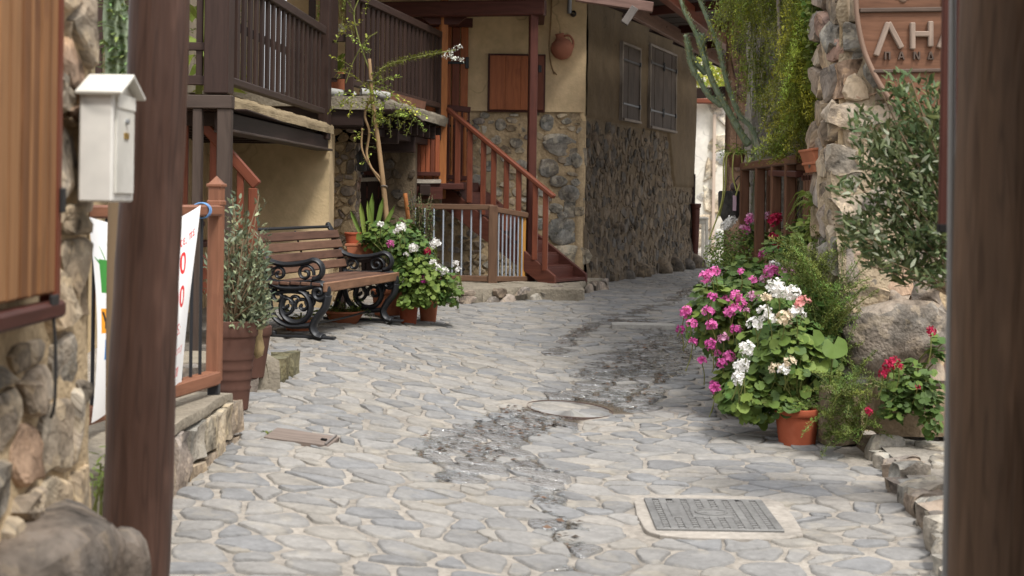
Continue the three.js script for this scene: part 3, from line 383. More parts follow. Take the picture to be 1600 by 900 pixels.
{ // banner: cloth hung on the street side, print on cloth
  const c = document.createElement('canvas'); c.width = 1024; c.height = 900; const g = c.getContext('2d'); g.fillStyle = '#f4f3f1'; g.fillRect(0, 0, 1024, 900);
  // left: palm, orange and yellow lettering, blue
  g.fillStyle = '#3f8f3c'; for (let i = 0; i < 7; i++) { g.beginPath(); g.moveTo(150, 330); const a = -2.6 + i * .38; g.quadraticCurveTo(150 + 90 * Math.cos(a), 250 + 110 * Math.sin(a), 150 + 165 * Math.cos(a), 270 + 190 * Math.sin(a)); g.quadraticCurveTo(150 + 70 * Math.cos(a + .2), 290 + 60 * Math.sin(a), 170, 340); g.fill(); }
  g.fillStyle = '#3f8f3c'; g.fillRect(40, 180, 200, 150); g.fillStyle = '#e8472a'; g.fillRect(90, 300, 330, 100); g.fillStyle = '#f0a020'; g.fillRect(30, 400, 420, 110); g.fillStyle = '#30251f'; g.font = 'bold 105px sans-serif'; g.fillText('YEA', 34, 490); g.fillStyle = '#2f7fc0'; g.fillRect(60, 540, 230, 90); g.fillStyle = '#e8e4df'; g.beginPath(); g.arc(190, 640, 70, 0, 7); g.fill();
  // right: red print
  g.fillStyle = '#d42a2c'; g.textAlign = 'right'; g.font = 'bold 66px sans-serif'; g.save(); g.translate(985, 140); g.rotate(-.12); g.fillText('χτε, πε', 0, 0); g.restore(); g.font = 'bold 150px sans-serif'; g.fillText('20', 880, 300); g.fillText('00', 880, 470); g.font = '78px sans-serif'; g.fillText('ES:', 850, 610); g.font = '60px sans-serif'; g.fillText('s.com.cy', 965, 720); g.font = 'bold 76px sans-serif'; g.fillText('9 420', 930, 850);
  const t = new THREE.CanvasTexture(c); t.colorSpace = THREE.SRGBColorSpace; const m = new THREE.MeshStandardMaterial({ map: t, roughness: .6, side: THREE.DoubleSide }); m.name = 'bannerCloth';
  const b = thing('banner', 'white cloth banner with red print tied to the wooden railing', 'banner', V(FD(6.4).x, .6, -6.4)); const o = local(b), P = [], U = [], I = [], nx = 30, ny = 24;
  for (let j = 0; j <= ny; j++) for (let i = 0; i <= nx; i++) { const u = i / nx, v = j / ny, D = lerp(6.2, 7.36, u) - .16 * Math.sin(v * Math.PI) * u * u - .14 * v * u * u, p = FD(D), y = lerp(1.50, .60 + .05 * u, v) - .08 * Math.sin(u * Math.PI) * (1 - v) + .05 * u * (1 - v), bu = .055 + .03 * Math.sin(v * 3.1) + .02 * Math.sin(u * 9 + v * 2) * (.3 + v) + .03 * u * Math.sin(v * 3.1); P.push(p.x + bu + o.x, y + o.y, p.z + o.z); U.push(u, 1 - v); }
  for (let j = 0; j < ny; j++) for (let i = 0; i < nx; i++) { const a = j * (nx + 1) + i, d = a + nx + 1; I.push(a, d, a + 1, a + 1, d, d + 1); } part('cloth', geo(P, I, U), m, b);
}
// ---------------------------------------------------------------- left house: balconies over the lane
reseed(4);
const E1 = (D, y) => V(-1.9 + .0585 * (D - 15), y, -D);                       // edge of the first balcony
const E2 = (D, y) => V(lerp(-1.44, -.876, (D - 15.2) / 3.7), y, -D);          // edge of the second
{
  const t = thing('plastered_house', 'ochre plastered house under the two dark balconies behind the bench', 'house', V(-3, .4, -15));
  const o = local(t); const fr = frame(V(-4.6, 0, -15), V(-1.93, 0, -15));
  part('wall', sheet((x, y, z) => fr.map(x, y, z).add(o), 0, .2, fr.L, 2.3, 70, 60, (x, y) => .02 * (fbm(x * 1.6, y * 1.6, 4) - .5) + .008 * (fbm(x * 8, y * 8, 2) - .5)), M.plaster, t);
  part('wall_end', cbox(2.66, 2.1, .5, .02).translate(-3.27 + o.x, 1.25 + o.y, -15.27 + o.z), M.plaster, t);
  part('upper_wall', cbox(.3, 3.4, 9.4, .02).translate(-3.75 + o.x, 4.1 + o.y, -15.6 + o.z), M.plasterCream, t);
  part('lower_wall', cbox(.3, 2.2, 6, .02).translate(-3.35 + o.x, 1.2 + o.y, -11.9 + o.z), M.plaster, t);
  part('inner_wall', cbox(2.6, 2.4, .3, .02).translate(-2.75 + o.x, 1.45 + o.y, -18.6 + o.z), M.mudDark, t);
  // rough stone jamb and the dark doorway
  const jf = frame(V(-2.06, 0, -16.1), V(-1.77, 0, -16.1)); part('jamb', cbox(.28, 2.3, .5, .02).translate(-1.915 + o.x, 1.4 + o.y, -16.37 + o.z), M.mud, t);
  rubble(t, jf, 0, .35, .29, 2.55, { size: .085, joint: .008, bulge: .022, mats: [S.warm[1], S.warm[4], M.mud, M.mud], n: 7, aspect: 1.2, vary: .9 });
  const jf2 = frame(V(-1.775, 0, -16.12), V(-1.775, 0, -16.6), false); rubble(t, jf2, 0, .35, .48, 2.55, { size: .11, joint: .006, bulge: .025, mats: S.warm, n: 8 });
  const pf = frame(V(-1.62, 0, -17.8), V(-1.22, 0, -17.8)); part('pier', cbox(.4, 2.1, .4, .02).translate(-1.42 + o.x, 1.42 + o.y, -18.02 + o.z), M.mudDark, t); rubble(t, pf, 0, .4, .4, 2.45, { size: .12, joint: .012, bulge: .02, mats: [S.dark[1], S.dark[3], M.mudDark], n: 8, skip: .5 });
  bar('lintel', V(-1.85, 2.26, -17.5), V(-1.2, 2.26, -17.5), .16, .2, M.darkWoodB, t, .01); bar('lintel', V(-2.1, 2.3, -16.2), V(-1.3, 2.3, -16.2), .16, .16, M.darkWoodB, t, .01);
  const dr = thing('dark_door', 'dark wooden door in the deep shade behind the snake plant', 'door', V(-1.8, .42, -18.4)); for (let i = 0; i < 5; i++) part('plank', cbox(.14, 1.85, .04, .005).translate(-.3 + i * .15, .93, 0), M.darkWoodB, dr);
  part('roof', (() => { const g = cbox(4.2, .16, 10.5, .01); g.rotateZ(.22); return g.translate(-3.6 + o.x, 5.75 + o.y, -15.8 + o.z); })(), M.terracottaDark, t);
}
function slats(t, fn, D0, D1, n, yB, yT, w, d, mats, turn, name = 'baluster') { for (let i = 0; i < n; i++) { const p = fn(lerp(D0, D1, (i + .5) / n)), o = local(t); const g = cbox(w * R(.93, 1.06), yT - yB, d, .004, 1).rotateY(turn).translate(p.x + o.x, (yB + yT) / 2 + o.y, p.z + o.z); part(name, g, pick(mats), t); } }
{ // first balcony
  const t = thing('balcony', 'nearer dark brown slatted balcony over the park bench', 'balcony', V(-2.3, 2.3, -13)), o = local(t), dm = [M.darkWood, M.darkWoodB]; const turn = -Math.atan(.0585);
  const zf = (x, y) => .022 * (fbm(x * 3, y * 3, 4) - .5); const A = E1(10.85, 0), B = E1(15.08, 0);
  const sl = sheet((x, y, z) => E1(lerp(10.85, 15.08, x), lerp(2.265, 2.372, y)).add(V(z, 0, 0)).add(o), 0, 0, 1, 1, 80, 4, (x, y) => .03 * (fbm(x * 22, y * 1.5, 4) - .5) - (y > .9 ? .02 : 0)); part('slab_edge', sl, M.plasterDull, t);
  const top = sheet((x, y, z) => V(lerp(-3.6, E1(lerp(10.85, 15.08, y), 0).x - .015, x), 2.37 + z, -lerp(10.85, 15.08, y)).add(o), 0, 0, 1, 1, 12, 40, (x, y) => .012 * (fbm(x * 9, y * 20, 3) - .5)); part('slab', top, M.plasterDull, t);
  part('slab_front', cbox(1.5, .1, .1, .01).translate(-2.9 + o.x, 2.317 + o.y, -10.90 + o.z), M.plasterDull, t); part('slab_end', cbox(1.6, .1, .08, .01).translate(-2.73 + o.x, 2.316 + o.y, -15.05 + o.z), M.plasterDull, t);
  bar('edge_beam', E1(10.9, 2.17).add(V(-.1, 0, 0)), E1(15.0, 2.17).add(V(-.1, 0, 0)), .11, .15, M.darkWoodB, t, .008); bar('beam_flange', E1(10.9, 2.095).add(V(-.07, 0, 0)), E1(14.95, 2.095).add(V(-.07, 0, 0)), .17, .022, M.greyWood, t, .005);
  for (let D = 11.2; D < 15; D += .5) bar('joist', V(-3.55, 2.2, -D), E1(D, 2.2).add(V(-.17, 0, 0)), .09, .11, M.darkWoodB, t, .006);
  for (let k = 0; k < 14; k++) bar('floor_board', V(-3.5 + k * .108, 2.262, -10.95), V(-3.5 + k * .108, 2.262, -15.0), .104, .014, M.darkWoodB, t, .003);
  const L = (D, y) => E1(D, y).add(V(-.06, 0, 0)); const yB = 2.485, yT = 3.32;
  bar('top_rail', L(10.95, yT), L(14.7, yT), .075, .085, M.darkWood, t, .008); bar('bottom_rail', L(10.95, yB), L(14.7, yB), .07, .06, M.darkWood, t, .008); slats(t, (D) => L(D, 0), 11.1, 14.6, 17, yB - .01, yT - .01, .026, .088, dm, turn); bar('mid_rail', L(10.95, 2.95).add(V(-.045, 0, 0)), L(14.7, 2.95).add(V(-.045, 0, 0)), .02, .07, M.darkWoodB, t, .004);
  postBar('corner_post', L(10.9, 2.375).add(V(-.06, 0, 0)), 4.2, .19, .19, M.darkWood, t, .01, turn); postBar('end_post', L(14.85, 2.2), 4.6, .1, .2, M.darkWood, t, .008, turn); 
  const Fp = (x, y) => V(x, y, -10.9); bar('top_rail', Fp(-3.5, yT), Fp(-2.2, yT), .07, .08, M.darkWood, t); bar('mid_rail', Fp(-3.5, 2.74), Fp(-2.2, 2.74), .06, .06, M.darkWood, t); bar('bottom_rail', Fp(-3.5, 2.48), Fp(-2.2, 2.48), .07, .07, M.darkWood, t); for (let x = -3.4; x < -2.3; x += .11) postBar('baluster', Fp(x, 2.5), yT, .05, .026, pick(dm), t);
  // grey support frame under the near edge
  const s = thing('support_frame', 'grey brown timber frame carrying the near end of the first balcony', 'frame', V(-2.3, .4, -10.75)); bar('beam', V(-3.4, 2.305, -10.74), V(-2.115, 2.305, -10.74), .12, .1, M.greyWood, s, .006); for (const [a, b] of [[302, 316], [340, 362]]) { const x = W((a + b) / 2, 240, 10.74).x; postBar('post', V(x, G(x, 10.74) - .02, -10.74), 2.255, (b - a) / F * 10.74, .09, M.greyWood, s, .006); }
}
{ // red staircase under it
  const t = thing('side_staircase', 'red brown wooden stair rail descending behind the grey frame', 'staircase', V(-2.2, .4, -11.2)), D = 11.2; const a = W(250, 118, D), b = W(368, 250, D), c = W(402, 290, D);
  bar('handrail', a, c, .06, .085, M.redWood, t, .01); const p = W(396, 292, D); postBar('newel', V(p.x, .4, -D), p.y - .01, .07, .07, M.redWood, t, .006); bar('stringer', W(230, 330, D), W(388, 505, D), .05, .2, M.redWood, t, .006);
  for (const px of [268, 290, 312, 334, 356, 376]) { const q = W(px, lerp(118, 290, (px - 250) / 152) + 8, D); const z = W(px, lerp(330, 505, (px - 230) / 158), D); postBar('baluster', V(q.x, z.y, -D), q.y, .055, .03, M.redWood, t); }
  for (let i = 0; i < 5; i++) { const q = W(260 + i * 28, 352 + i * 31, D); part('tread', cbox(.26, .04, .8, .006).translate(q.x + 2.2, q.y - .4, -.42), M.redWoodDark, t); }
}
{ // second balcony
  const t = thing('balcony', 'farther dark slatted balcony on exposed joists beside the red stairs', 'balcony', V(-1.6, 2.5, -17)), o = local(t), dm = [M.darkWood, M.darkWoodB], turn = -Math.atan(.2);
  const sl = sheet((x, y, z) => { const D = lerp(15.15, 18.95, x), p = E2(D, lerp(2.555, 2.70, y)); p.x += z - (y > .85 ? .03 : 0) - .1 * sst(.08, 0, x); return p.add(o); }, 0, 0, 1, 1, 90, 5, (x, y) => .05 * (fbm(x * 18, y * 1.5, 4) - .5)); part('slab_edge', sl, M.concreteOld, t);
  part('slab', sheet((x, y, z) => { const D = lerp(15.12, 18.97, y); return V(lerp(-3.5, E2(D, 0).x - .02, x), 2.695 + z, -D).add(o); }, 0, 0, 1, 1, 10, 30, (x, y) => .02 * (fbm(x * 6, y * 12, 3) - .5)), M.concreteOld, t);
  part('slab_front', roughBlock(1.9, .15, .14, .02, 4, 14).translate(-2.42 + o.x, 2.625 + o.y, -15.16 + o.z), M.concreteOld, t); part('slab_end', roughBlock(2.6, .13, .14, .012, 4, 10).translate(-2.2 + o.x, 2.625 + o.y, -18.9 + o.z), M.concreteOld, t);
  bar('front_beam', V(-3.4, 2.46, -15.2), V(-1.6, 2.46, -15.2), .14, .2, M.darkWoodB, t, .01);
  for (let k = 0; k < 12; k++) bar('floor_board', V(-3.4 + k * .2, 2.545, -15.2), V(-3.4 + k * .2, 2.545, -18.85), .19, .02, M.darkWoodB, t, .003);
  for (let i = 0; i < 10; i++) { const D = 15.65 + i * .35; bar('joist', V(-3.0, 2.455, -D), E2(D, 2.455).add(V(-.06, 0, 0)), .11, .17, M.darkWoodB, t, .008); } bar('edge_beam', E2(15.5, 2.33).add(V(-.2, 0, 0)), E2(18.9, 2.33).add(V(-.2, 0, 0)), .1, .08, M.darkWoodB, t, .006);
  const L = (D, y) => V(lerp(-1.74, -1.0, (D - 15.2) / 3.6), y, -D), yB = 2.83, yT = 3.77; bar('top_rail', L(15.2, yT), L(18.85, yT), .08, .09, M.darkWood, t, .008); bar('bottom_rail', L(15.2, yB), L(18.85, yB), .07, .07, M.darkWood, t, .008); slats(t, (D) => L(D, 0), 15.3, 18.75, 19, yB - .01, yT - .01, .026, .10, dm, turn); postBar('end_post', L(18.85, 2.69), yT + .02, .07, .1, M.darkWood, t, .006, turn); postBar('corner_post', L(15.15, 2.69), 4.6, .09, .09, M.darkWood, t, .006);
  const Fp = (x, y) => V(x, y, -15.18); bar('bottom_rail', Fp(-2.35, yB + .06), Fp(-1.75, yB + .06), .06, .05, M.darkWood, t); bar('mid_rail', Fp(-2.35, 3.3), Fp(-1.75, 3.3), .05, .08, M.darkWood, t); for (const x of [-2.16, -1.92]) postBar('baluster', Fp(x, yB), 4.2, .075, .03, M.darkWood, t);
  // two cut plastic pipes lying out of the slab
  const pp = thing('drain_pipe', 'grey plastic drain pipe stub at the corner between the balconies', 'pipe', V(-1.72, 2.72, -15.1)); const pg = (r0, r1, L2) => lathe([[r1, 0], [r0, 0], [r0, L2], [r1, L2], [r1, 0]], 20).rotateZ(-Math.PI / 2 - .1); part('pipe', pg(.045, .038, .32).rotateY(.5).translate(-.26, .0, .02), M.pvc, pp);
  const p2 = copy(pp, V(-1.38, 2.735, -15.3), -.1, 'grey plastic drain pipe stub under the flowering vine on the slab'); 
}
{ // lantern in the doorway
  const p = W(566, 250, 16.0), t = thing('lantern', 'dark metal lantern hanging by the shaded doorway', 'lantern', V(p.x, p.y, p.z)); part('cage', lathe([[.03, -.13], [.06, -.12], [.075, .06], [.05, .09], [.02, .13], [.008, .18]], 6), M.ironDull, t); for (let i = 0; i < 6; i++) part('bar', cbox(.008, .17, .008, .002).translate(.072 * Math.cos(i * 1.047), -.03, .072 * Math.sin(i * 1.047)), M.iron, t); part('finial', new THREE.SphereGeometry(.018, 10, 8).translate(0, -.15, 0), M.iron, t); tube('chain', [V(p.x, p.y + .17, p.z), V(p.x, 2.2, p.z)], .006, M.iron, t, 1, 6);
}
{ // park bench
  const L = 1.86, t = thing('park_bench', 'wooden slatted park bench with black scrolled iron ends', 'bench', V(-1.575, G(-1.6, 12.6), -12.62), 1.331);
  const strip = (pts, r0, fl = 1.7) => { const c = tubeGeo(pts.map(([z, y]) => V(0, y, z)), r0 * 1.22, pts.length * 5, 8); c.scale(fl, 1, 1); return c; };
  const spiral = (cz, cy, r0, r1, a0, a1, n = 18) => Array.from({ length: n }, (_, i) => { const u = i / (n - 1), a = lerp(a0, a1, u), r = lerp(r0, r1, u); return [cz + r * Math.cos(a), cy + r * Math.sin(a)]; });
  const end = () => ({
    back_upright: merge([strip([[-.40, .90], [-.37, .86], [-.33, .74], [-.26, .56], [-.22, .46], [-.20, .40]], .019), new THREE.SphereGeometry(.028, 10, 8).translate(0, .9, -.40)]),
    armrest: merge([strip([[-.31, .70], [-.24, .64], [-.12, .605], [.02, .61], [.13, .635], ...spiral(.165, .56, .085, .072, 1.7, -1.6, 9)], .019), strip(spiral(.095, .535, .075, .012, -.2, 8.6, 26), .011), strip(spiral(-.14, .525, .065, .012, 3.4, -4.6, 22), .011), strip([[.16, .475], [.05, .462], [-.1, .458], [-.2, .47]], .012), strip([[-.21, .50], [-.24, .56], [-.27, .62]], .011)]),
    leg_frame: merge([strip([[-.24, .46], [-.12, .415], [.06, .415], [.17, .44], ...spiral(.225, .38, .075, .012, 1.9, -8.5, 30)], .024), strip([[.295, .36], [.27, .26], [.20, .17], [.165, .09], [.20, .03], [.26, .012]], .026), strip(spiral(.01, .255, .14, .12, 1.3, -3.9, 22), .02), strip(spiral(.0, .30, .05, .012, 0, 7, 18), .012), strip(spiral(.13, .30, .055, .01, 2, -6, 18), .012), strip(spiral(-.14, .34, .055, .01, 2, 9, 18), .012), strip([[-.2, .36], [-.05, .38], [.12, .37]], .014), strip(spiral(-.075, .27, .085, .012, -2.2, 6.4, 24), .013), strip(spiral(.075, .265, .07, .012, 3.6, -3.9, 22), .012), strip([[-.20, .40], [-.22, .28], [-.17, .16], [-.06, .1], [.08, .1], [.17, .11]], .019), strip([[-.21, .38], [-.27, .24], [-.33, .08], [-.38, .012]], .022)]),
    foot_bar: merge([cbox(.055, .022, .74, .006).translate(0, .012, -.06), cbox(.06, .05, .08, .012).translate(0, .03, -.2), cbox(.07, .018, .12, .006).translate(0, .011, .30)]),
  });
  for (const s of [-1, 1]) { const e = end(); for (const k in e) part(k, e[k], M.iron, t, V(s * (L / 2 - .04), 0, 0)); }
  for (let i = 0; i < 5; i++) part('seat_slat', cbox(L + .02, .028, .082, .006, 0).rotateX(.05).translate(0, .452 - Math.abs(i - 2) * .002, -.17 + i * .094), i % 2 ? M.benchWood : M.benchWoodB, t);
  part('front_rail', cbox(L + .03, .08, .035, .008, 0).translate(0, .425, .285), M.benchFront, t);
  for (let i = 0; i < 4; i++) { const u = i / 3, y = lerp(.545, .815, u), z = lerp(-.235, -.335, u); part('back_slat', cbox(L + .01, .078, .026, .006, 0).rotateX(-.33).translate(0, y, z + .015), i % 2 ? M.benchWoodB : M.benchWood, t); }
  part('top_rod', tubeGeo([V(-L / 2 + .02, .885, -.39), V(L / 2 - .02, .885, -.39)], .014, 1, 8), M.iron, t); part('brace_rod', tubeGeo([V(-L / 2 + .02, .1, .05), V(0, .085, .05), V(L / 2 - .02, .1, .05)], .01, 12, 6), M.iron, t); part('back_strut', tubeGeo([V(0, .42, -.22), V(0, .65, -.30), V(0, .86, -.37)], .009, 8, 6), M.iron, t);
}
{ // stone step with moss beside the big pot
  const t = thing('stone_step', 'mossy stone step block at the edge of the raised corner by the pot', 'step', V(-1.6, .3, -9.2)), o = local(t); const A = V(-2.45, 0, -8.95), B = V(-1.66, 0, -9.3), fr = frame(A, B);
  const st = W(415, 590, 9.1); part('core', roughBlock(1.0, .24, .75, .008, 5, 10).rotateY(.35).translate(-2.10 + o.x, .395 + o.y, -9.55 + o.z), M.concreteOld, t);
  const f2 = frame(B, V(-1.52, 0, -10.0)); mat('mossStone', [.20, .18, .11], { map: T.stone, bumpMap: T.stoneB, bumpScale: .016, roughness: .95 }); for (const [f, L] of [[fr, fr.L], [f2, f2.L]]) for (let d = .05; d < L - .02;) { const w = Math.min(R(.2, .34), L - d), p = f.map(d + w / 2, .39, -.03); const g = roughBlock(w - .008, .235, .16, .014, 7, 7); g.applyMatrix4(new THREE.Matrix4().makeBasis(f.s, V(0, 1, 0), f.n).setPosition(p.add(o))); part('stone', g, pick([M.mossStone, S.warm[1], M.mossStone, S.warm[3]]), t); d += w; }
}
// ---------------------------------------------------------------- stair house: plaster over stone, facing the viewer, and its dark lane side
reseed(5);
const CA = V(W(912, 300, 20).x, 0, -20), CB = V(W(1083, 300, 26.5).x, 0, -26.5);
const FW = (px, py, z = 0) => onPlane(px, py, V(-3, 0, -20 + z), V(3, 0, -20 + z));
{
  const t = thing('corner_house', 'corner house with ochre plaster over a rubble stone base and two grey shuttered windows', 'house', V(1, .4, -20)), o = local(t);
  const left = -3.2, fr = frame(V(left, 0, -20), CA), yl = 2.86;
  const zf = (x, y) => .03 * (fbm(x * 1.3, y * 1.3, 4) - .5) + .008 * (fbm(x * 9, y * 9, 2) - .5);
  part('plaster', sheet((x, y, z) => fr.map(x, y, z).add(o), 0, yl - .02, fr.L, 4.95, 90, 50, (x, y) => zf(x, y) + .03 + .012 * sst(yl + .02, yl, y)), M.plaster, t);
  part('mortar', sheet((x, y, z) => fr.map(x, y, z).add(o), 0, .2, fr.L, yl + .03, 220, 140, (x, y) => zf(x, y) + .03 * (fbm(x * 5, y * 5, 4) - .5) + .03 * (fbm(x * 13, y * 16, 3) - .5)), M.mud, t);
  part('core', cbox(fr.L - .03, 4.8, .4, .01).translate(left + fr.L / 2 + o.x - .03, 2.45 + o.y, -20.24 + o.z), M.mud, t);
  // stones seen in the front: the big dark ones where the photograph has them, small ones between
  const big = [[877, 228, 30, 16, 1], [854, 192, 13, 14, 1], [870, 217, 22, 9, 2], [858, 262, 18, 15, 0], [872, 283, 16, 9, 3], [889, 303, 19, 14, 1], [883, 362, 30, 22, 1], [890, 400, 34, 18, 4], [806, 223, 12, 8, 3], [775, 219, 9, 8, 2], [782, 195, 10, 10, 2], [814, 258, 12, 9, 1], [745, 281, 14, 9, 0], [870, 283, 12, 8, 1], [901, 250, 10, 12, 3], [846, 330, 14, 10, 4], [850, 300, 12, 8, 1], [868, 325, 12, 8, 2], [758, 235, 12, 8, 4], [765, 260, 12, 9, 3], [790, 248, 9, 6, 2], [742, 200, 8, 6, 2], [846, 350, 10, 9, 0], [878, 336, 8, 6, 0], [905, 330, 10, 9, 4], [900, 285, 8, 7, 2], [833, 278, 9, 7, 4], [845, 380, 15, 11, 4], [757, 180, 9, 5, 2]];
  const taken = []; for (const [px, py, rx, ry, k] of big) { const p = FW(px, py), s = 20 / F; const n = 11, pts = []; const ph = rnd() * 9; for (let i = 0; i < n; i++) { const a = i / n * 2 * Math.PI, q = 1 + .34 * (vn(ph + i * .8, ph) - .5); pts.push([p.x - left + Math.cos(a) * rx * s * q, p.y + Math.sin(a) * ry * s * q]); } taken.push([p.x - left, p.y, rx * s, ry * s]); const g = pillow({ pts, c: [p.x - left, p.y] }, (x, y, z) => fr.map(x, y, z).add(o), [[1, -.02], [.97, .016, .2], [.82, .03, .3], [.4, .034, .3]], .008); part('stone', toCreasedNormals(g, .6), S.grey[k], t); }
  rubble(t, fr, 1.6, .35, fr.L - .02, yl - .05, { size: .10, aspect: 1.4, joint: .018, bulge: .034, mats: [mat('mudStone0', [.44, .35, .235], { map: T.stone, bumpMap: T.stoneB, bumpScale: .008, roughness: .95 }), mat('mudStone1', [.56, .45, .31], { map: T.stone, bumpMap: T.stoneB, bumpScale: .008, roughness: .95 }), S.warm[2], S.warm[4], S.grey[4], S.grey[2]], n: 7, skip: .18, vary: .6, max: 200, keep: (x, y) => !taken.some(([a, b, c, d]) => Math.hypot((x - a) / (c + .05), (y - b) / (d + .04)) < 1) });
  // corner stones
  for (const [y, h] of [[2.74, .10], [2.2, .14], [1.5, .17], [.62, .2]]) part('corner_stone', roughBlock(R(.22, .32), h * 1.7, R(.26, .36), .03, 5, 7).translate(CA.x - .135 + o.x, y + o.y, CA.z - .155 + o.z), pick([S.grey[3], S.warm[2], M.mudStone0]), t);
  // lane side
  const lr = frame(CA, CB), yb = (x) => 2.78 - .9 * sst(lr.L * .70, lr.L * .78, x) + .06 * (fbm(x * 2, 5, 2) - .5); const lz = (x, y) => .05 * (fbm(x * .9, y * .9, 3) - .5) + .1 * sst(1.2, .3, y);
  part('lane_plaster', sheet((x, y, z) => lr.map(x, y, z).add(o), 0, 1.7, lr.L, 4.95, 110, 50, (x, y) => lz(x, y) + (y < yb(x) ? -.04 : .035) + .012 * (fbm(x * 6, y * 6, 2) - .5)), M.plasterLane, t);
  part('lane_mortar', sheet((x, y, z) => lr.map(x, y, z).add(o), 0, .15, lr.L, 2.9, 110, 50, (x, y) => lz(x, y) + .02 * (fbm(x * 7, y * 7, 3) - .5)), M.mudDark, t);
  part('corner_plaster', tubeGeo([V(CA.x - .035, 2.72, CA.z - .035), V(CA.x - .04, 3.8, CA.z - .04), V(CA.x - .035, 4.93, CA.z - .035)].map((v) => v.add(o)), (u, k) => .055 + .003 * Math.sin(u * 23 + k), 30, 14), M.plaster, t); part('corner_mortar', tubeGeo([V(CA.x - .06, .2, CA.z - .06), V(CA.x - .06, 2.75, CA.z - .06)].map((v) => v.add(o)), .085, 4, 12), M.mud, t);
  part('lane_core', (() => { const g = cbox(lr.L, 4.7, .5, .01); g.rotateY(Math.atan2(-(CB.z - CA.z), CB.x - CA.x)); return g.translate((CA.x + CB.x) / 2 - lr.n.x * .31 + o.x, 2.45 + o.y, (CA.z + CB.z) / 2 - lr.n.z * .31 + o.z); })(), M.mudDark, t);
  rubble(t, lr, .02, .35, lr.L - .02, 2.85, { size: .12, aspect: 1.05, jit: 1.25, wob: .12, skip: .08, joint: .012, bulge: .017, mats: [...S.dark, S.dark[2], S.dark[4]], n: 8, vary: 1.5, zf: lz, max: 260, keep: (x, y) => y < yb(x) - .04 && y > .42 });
  for (let i = 0; i < 26; i++) { const x = R(.1, lr.L - .1), y = R(.5, 2.5); if (y > yb(x) - .2) continue; const p = lr.map(x, y, -.02), r = R(.08, .17); const g = toCreasedNormals(boulder(r, r * R(.7, 1.3), .075, 2, .3), .5); g.rotateY(Math.atan2(lr.n.x, lr.n.z)); part('stone', g.translate(p.x + o.x, p.y + o.y, p.z + o.z), pick([...S.dark, S.dark[0], S.dark[4]]), t); }
  for (let x = .2; x < lr.L; x += R(.3, 1.0)) { const p = lr.map(x, 0, R(.02, .1)), r = R(.08, .21); part('base_boulder', boulder(r * 1.2, r * R(.8, 1.2), r * .8, 3, .2).translate(p.x + o.x, G(p.x, -p.z) + r * .5 + o.y, p.z + o.z), pick(S.dark), t); }
  // windows in the lane side
  const LW = (px, py) => { const p = onPlane(px, py, CA, CB); return [Math.hypot(p.x - CA.x, p.z - CA.z), p.y]; };
  for (const [a, b, n, lab] of [[[966, 69], [992, 190], 3], [[1010, 72], [1049, 205], 6]]) {
    const [x0, y1] = LW(...a), [x1] = LW(b[0], 150), y0 = LW(...b)[1]; const w = new THREE.Group(); w.name = 'window'; t.add(w); const bx = (name, cx, cy, z, wx, hy, dz, m, b2 = .004) => { const g = cbox(wx, hy, dz, b2, hy > wx ? 1 : 0); g.applyMatrix4(new THREE.Matrix4().makeBasis(lr.s, V(0, 1, 0), lr.n).setPosition(lr.map(cx, cy, z).add(o))); const m2 = new THREE.Mesh(g, m); m2.name = name; m2.castShadow = m2.receiveShadow = true; w.add(m2); return m2; };
    const fw = .04, z = .03, X0 = x0, X1 = x1; bx('frame', X0 - fw / 2, (y0 + y1) / 2, z, fw, y1 - y0 + 2 * fw, .12, M.whiteWood); bx('frame', X1 + fw / 2, (y0 + y1) / 2, z, fw, y1 - y0 + 2 * fw, .12, M.whiteWood); bx('frame', (X0 + X1) / 2, y1 + fw / 2, z, X1 - X0, fw, .12, M.whiteWood); bx('sill', (X0 + X1) / 2, y0 - fw / 2, z + .015, X1 - X0, fw, .15, M.whiteWood);
    for (let i = 0; i < n; i++) { const pw = (X1 - X0) / n; bx('plank', X0 + (i + .5) * pw, (y0 + y1) / 2, z + .02 + (i % 2) * .004, pw - .012, y1 - y0 - .01, .04, M.shutterGrey); }
    for (const k of n > 3 ? [0, 1] : [0]) for (const q of [.2, .8]) { const wl = n > 3 ? (X1 - X0) / 2 : X1 - X0, cx = X0 + wl * (k + .5), y = lerp(y0, y1, q); bx('strap_hinge', cx, y, z + .05, wl * .92, .03, .012, M.iron); bx('hinge_pin', k || n === 3 ? X0 + wl * (k + 1) : X0, y, z + .05, .05, .07, .04, M.iron); if (n > 3) bx('bolt', X0 + wl + (k ? .03 : -.03), y, z + .055, .02, .14, .02, M.iron); }
  }
  // wall ends round the back, roof over the lane side
  part('back_wall', cbox(6.4, 4.7, .4, .02).translate(-.0 + o.x, 2.45 + o.y, -26.9 + o.z), M.plasterDull, t);
  part('roof', (() => { const g = cbox(6.5, .12, 8.6, .02); g.rotateZ(-.20); g.rotateY(-.345); return g.translate(-.55 + o.x, 5.5 + o.y, -23.2 + o.z); })(), M.terracottaDark, t);
  //const dp = onPlane(1085, 350, CA, CB); 
}
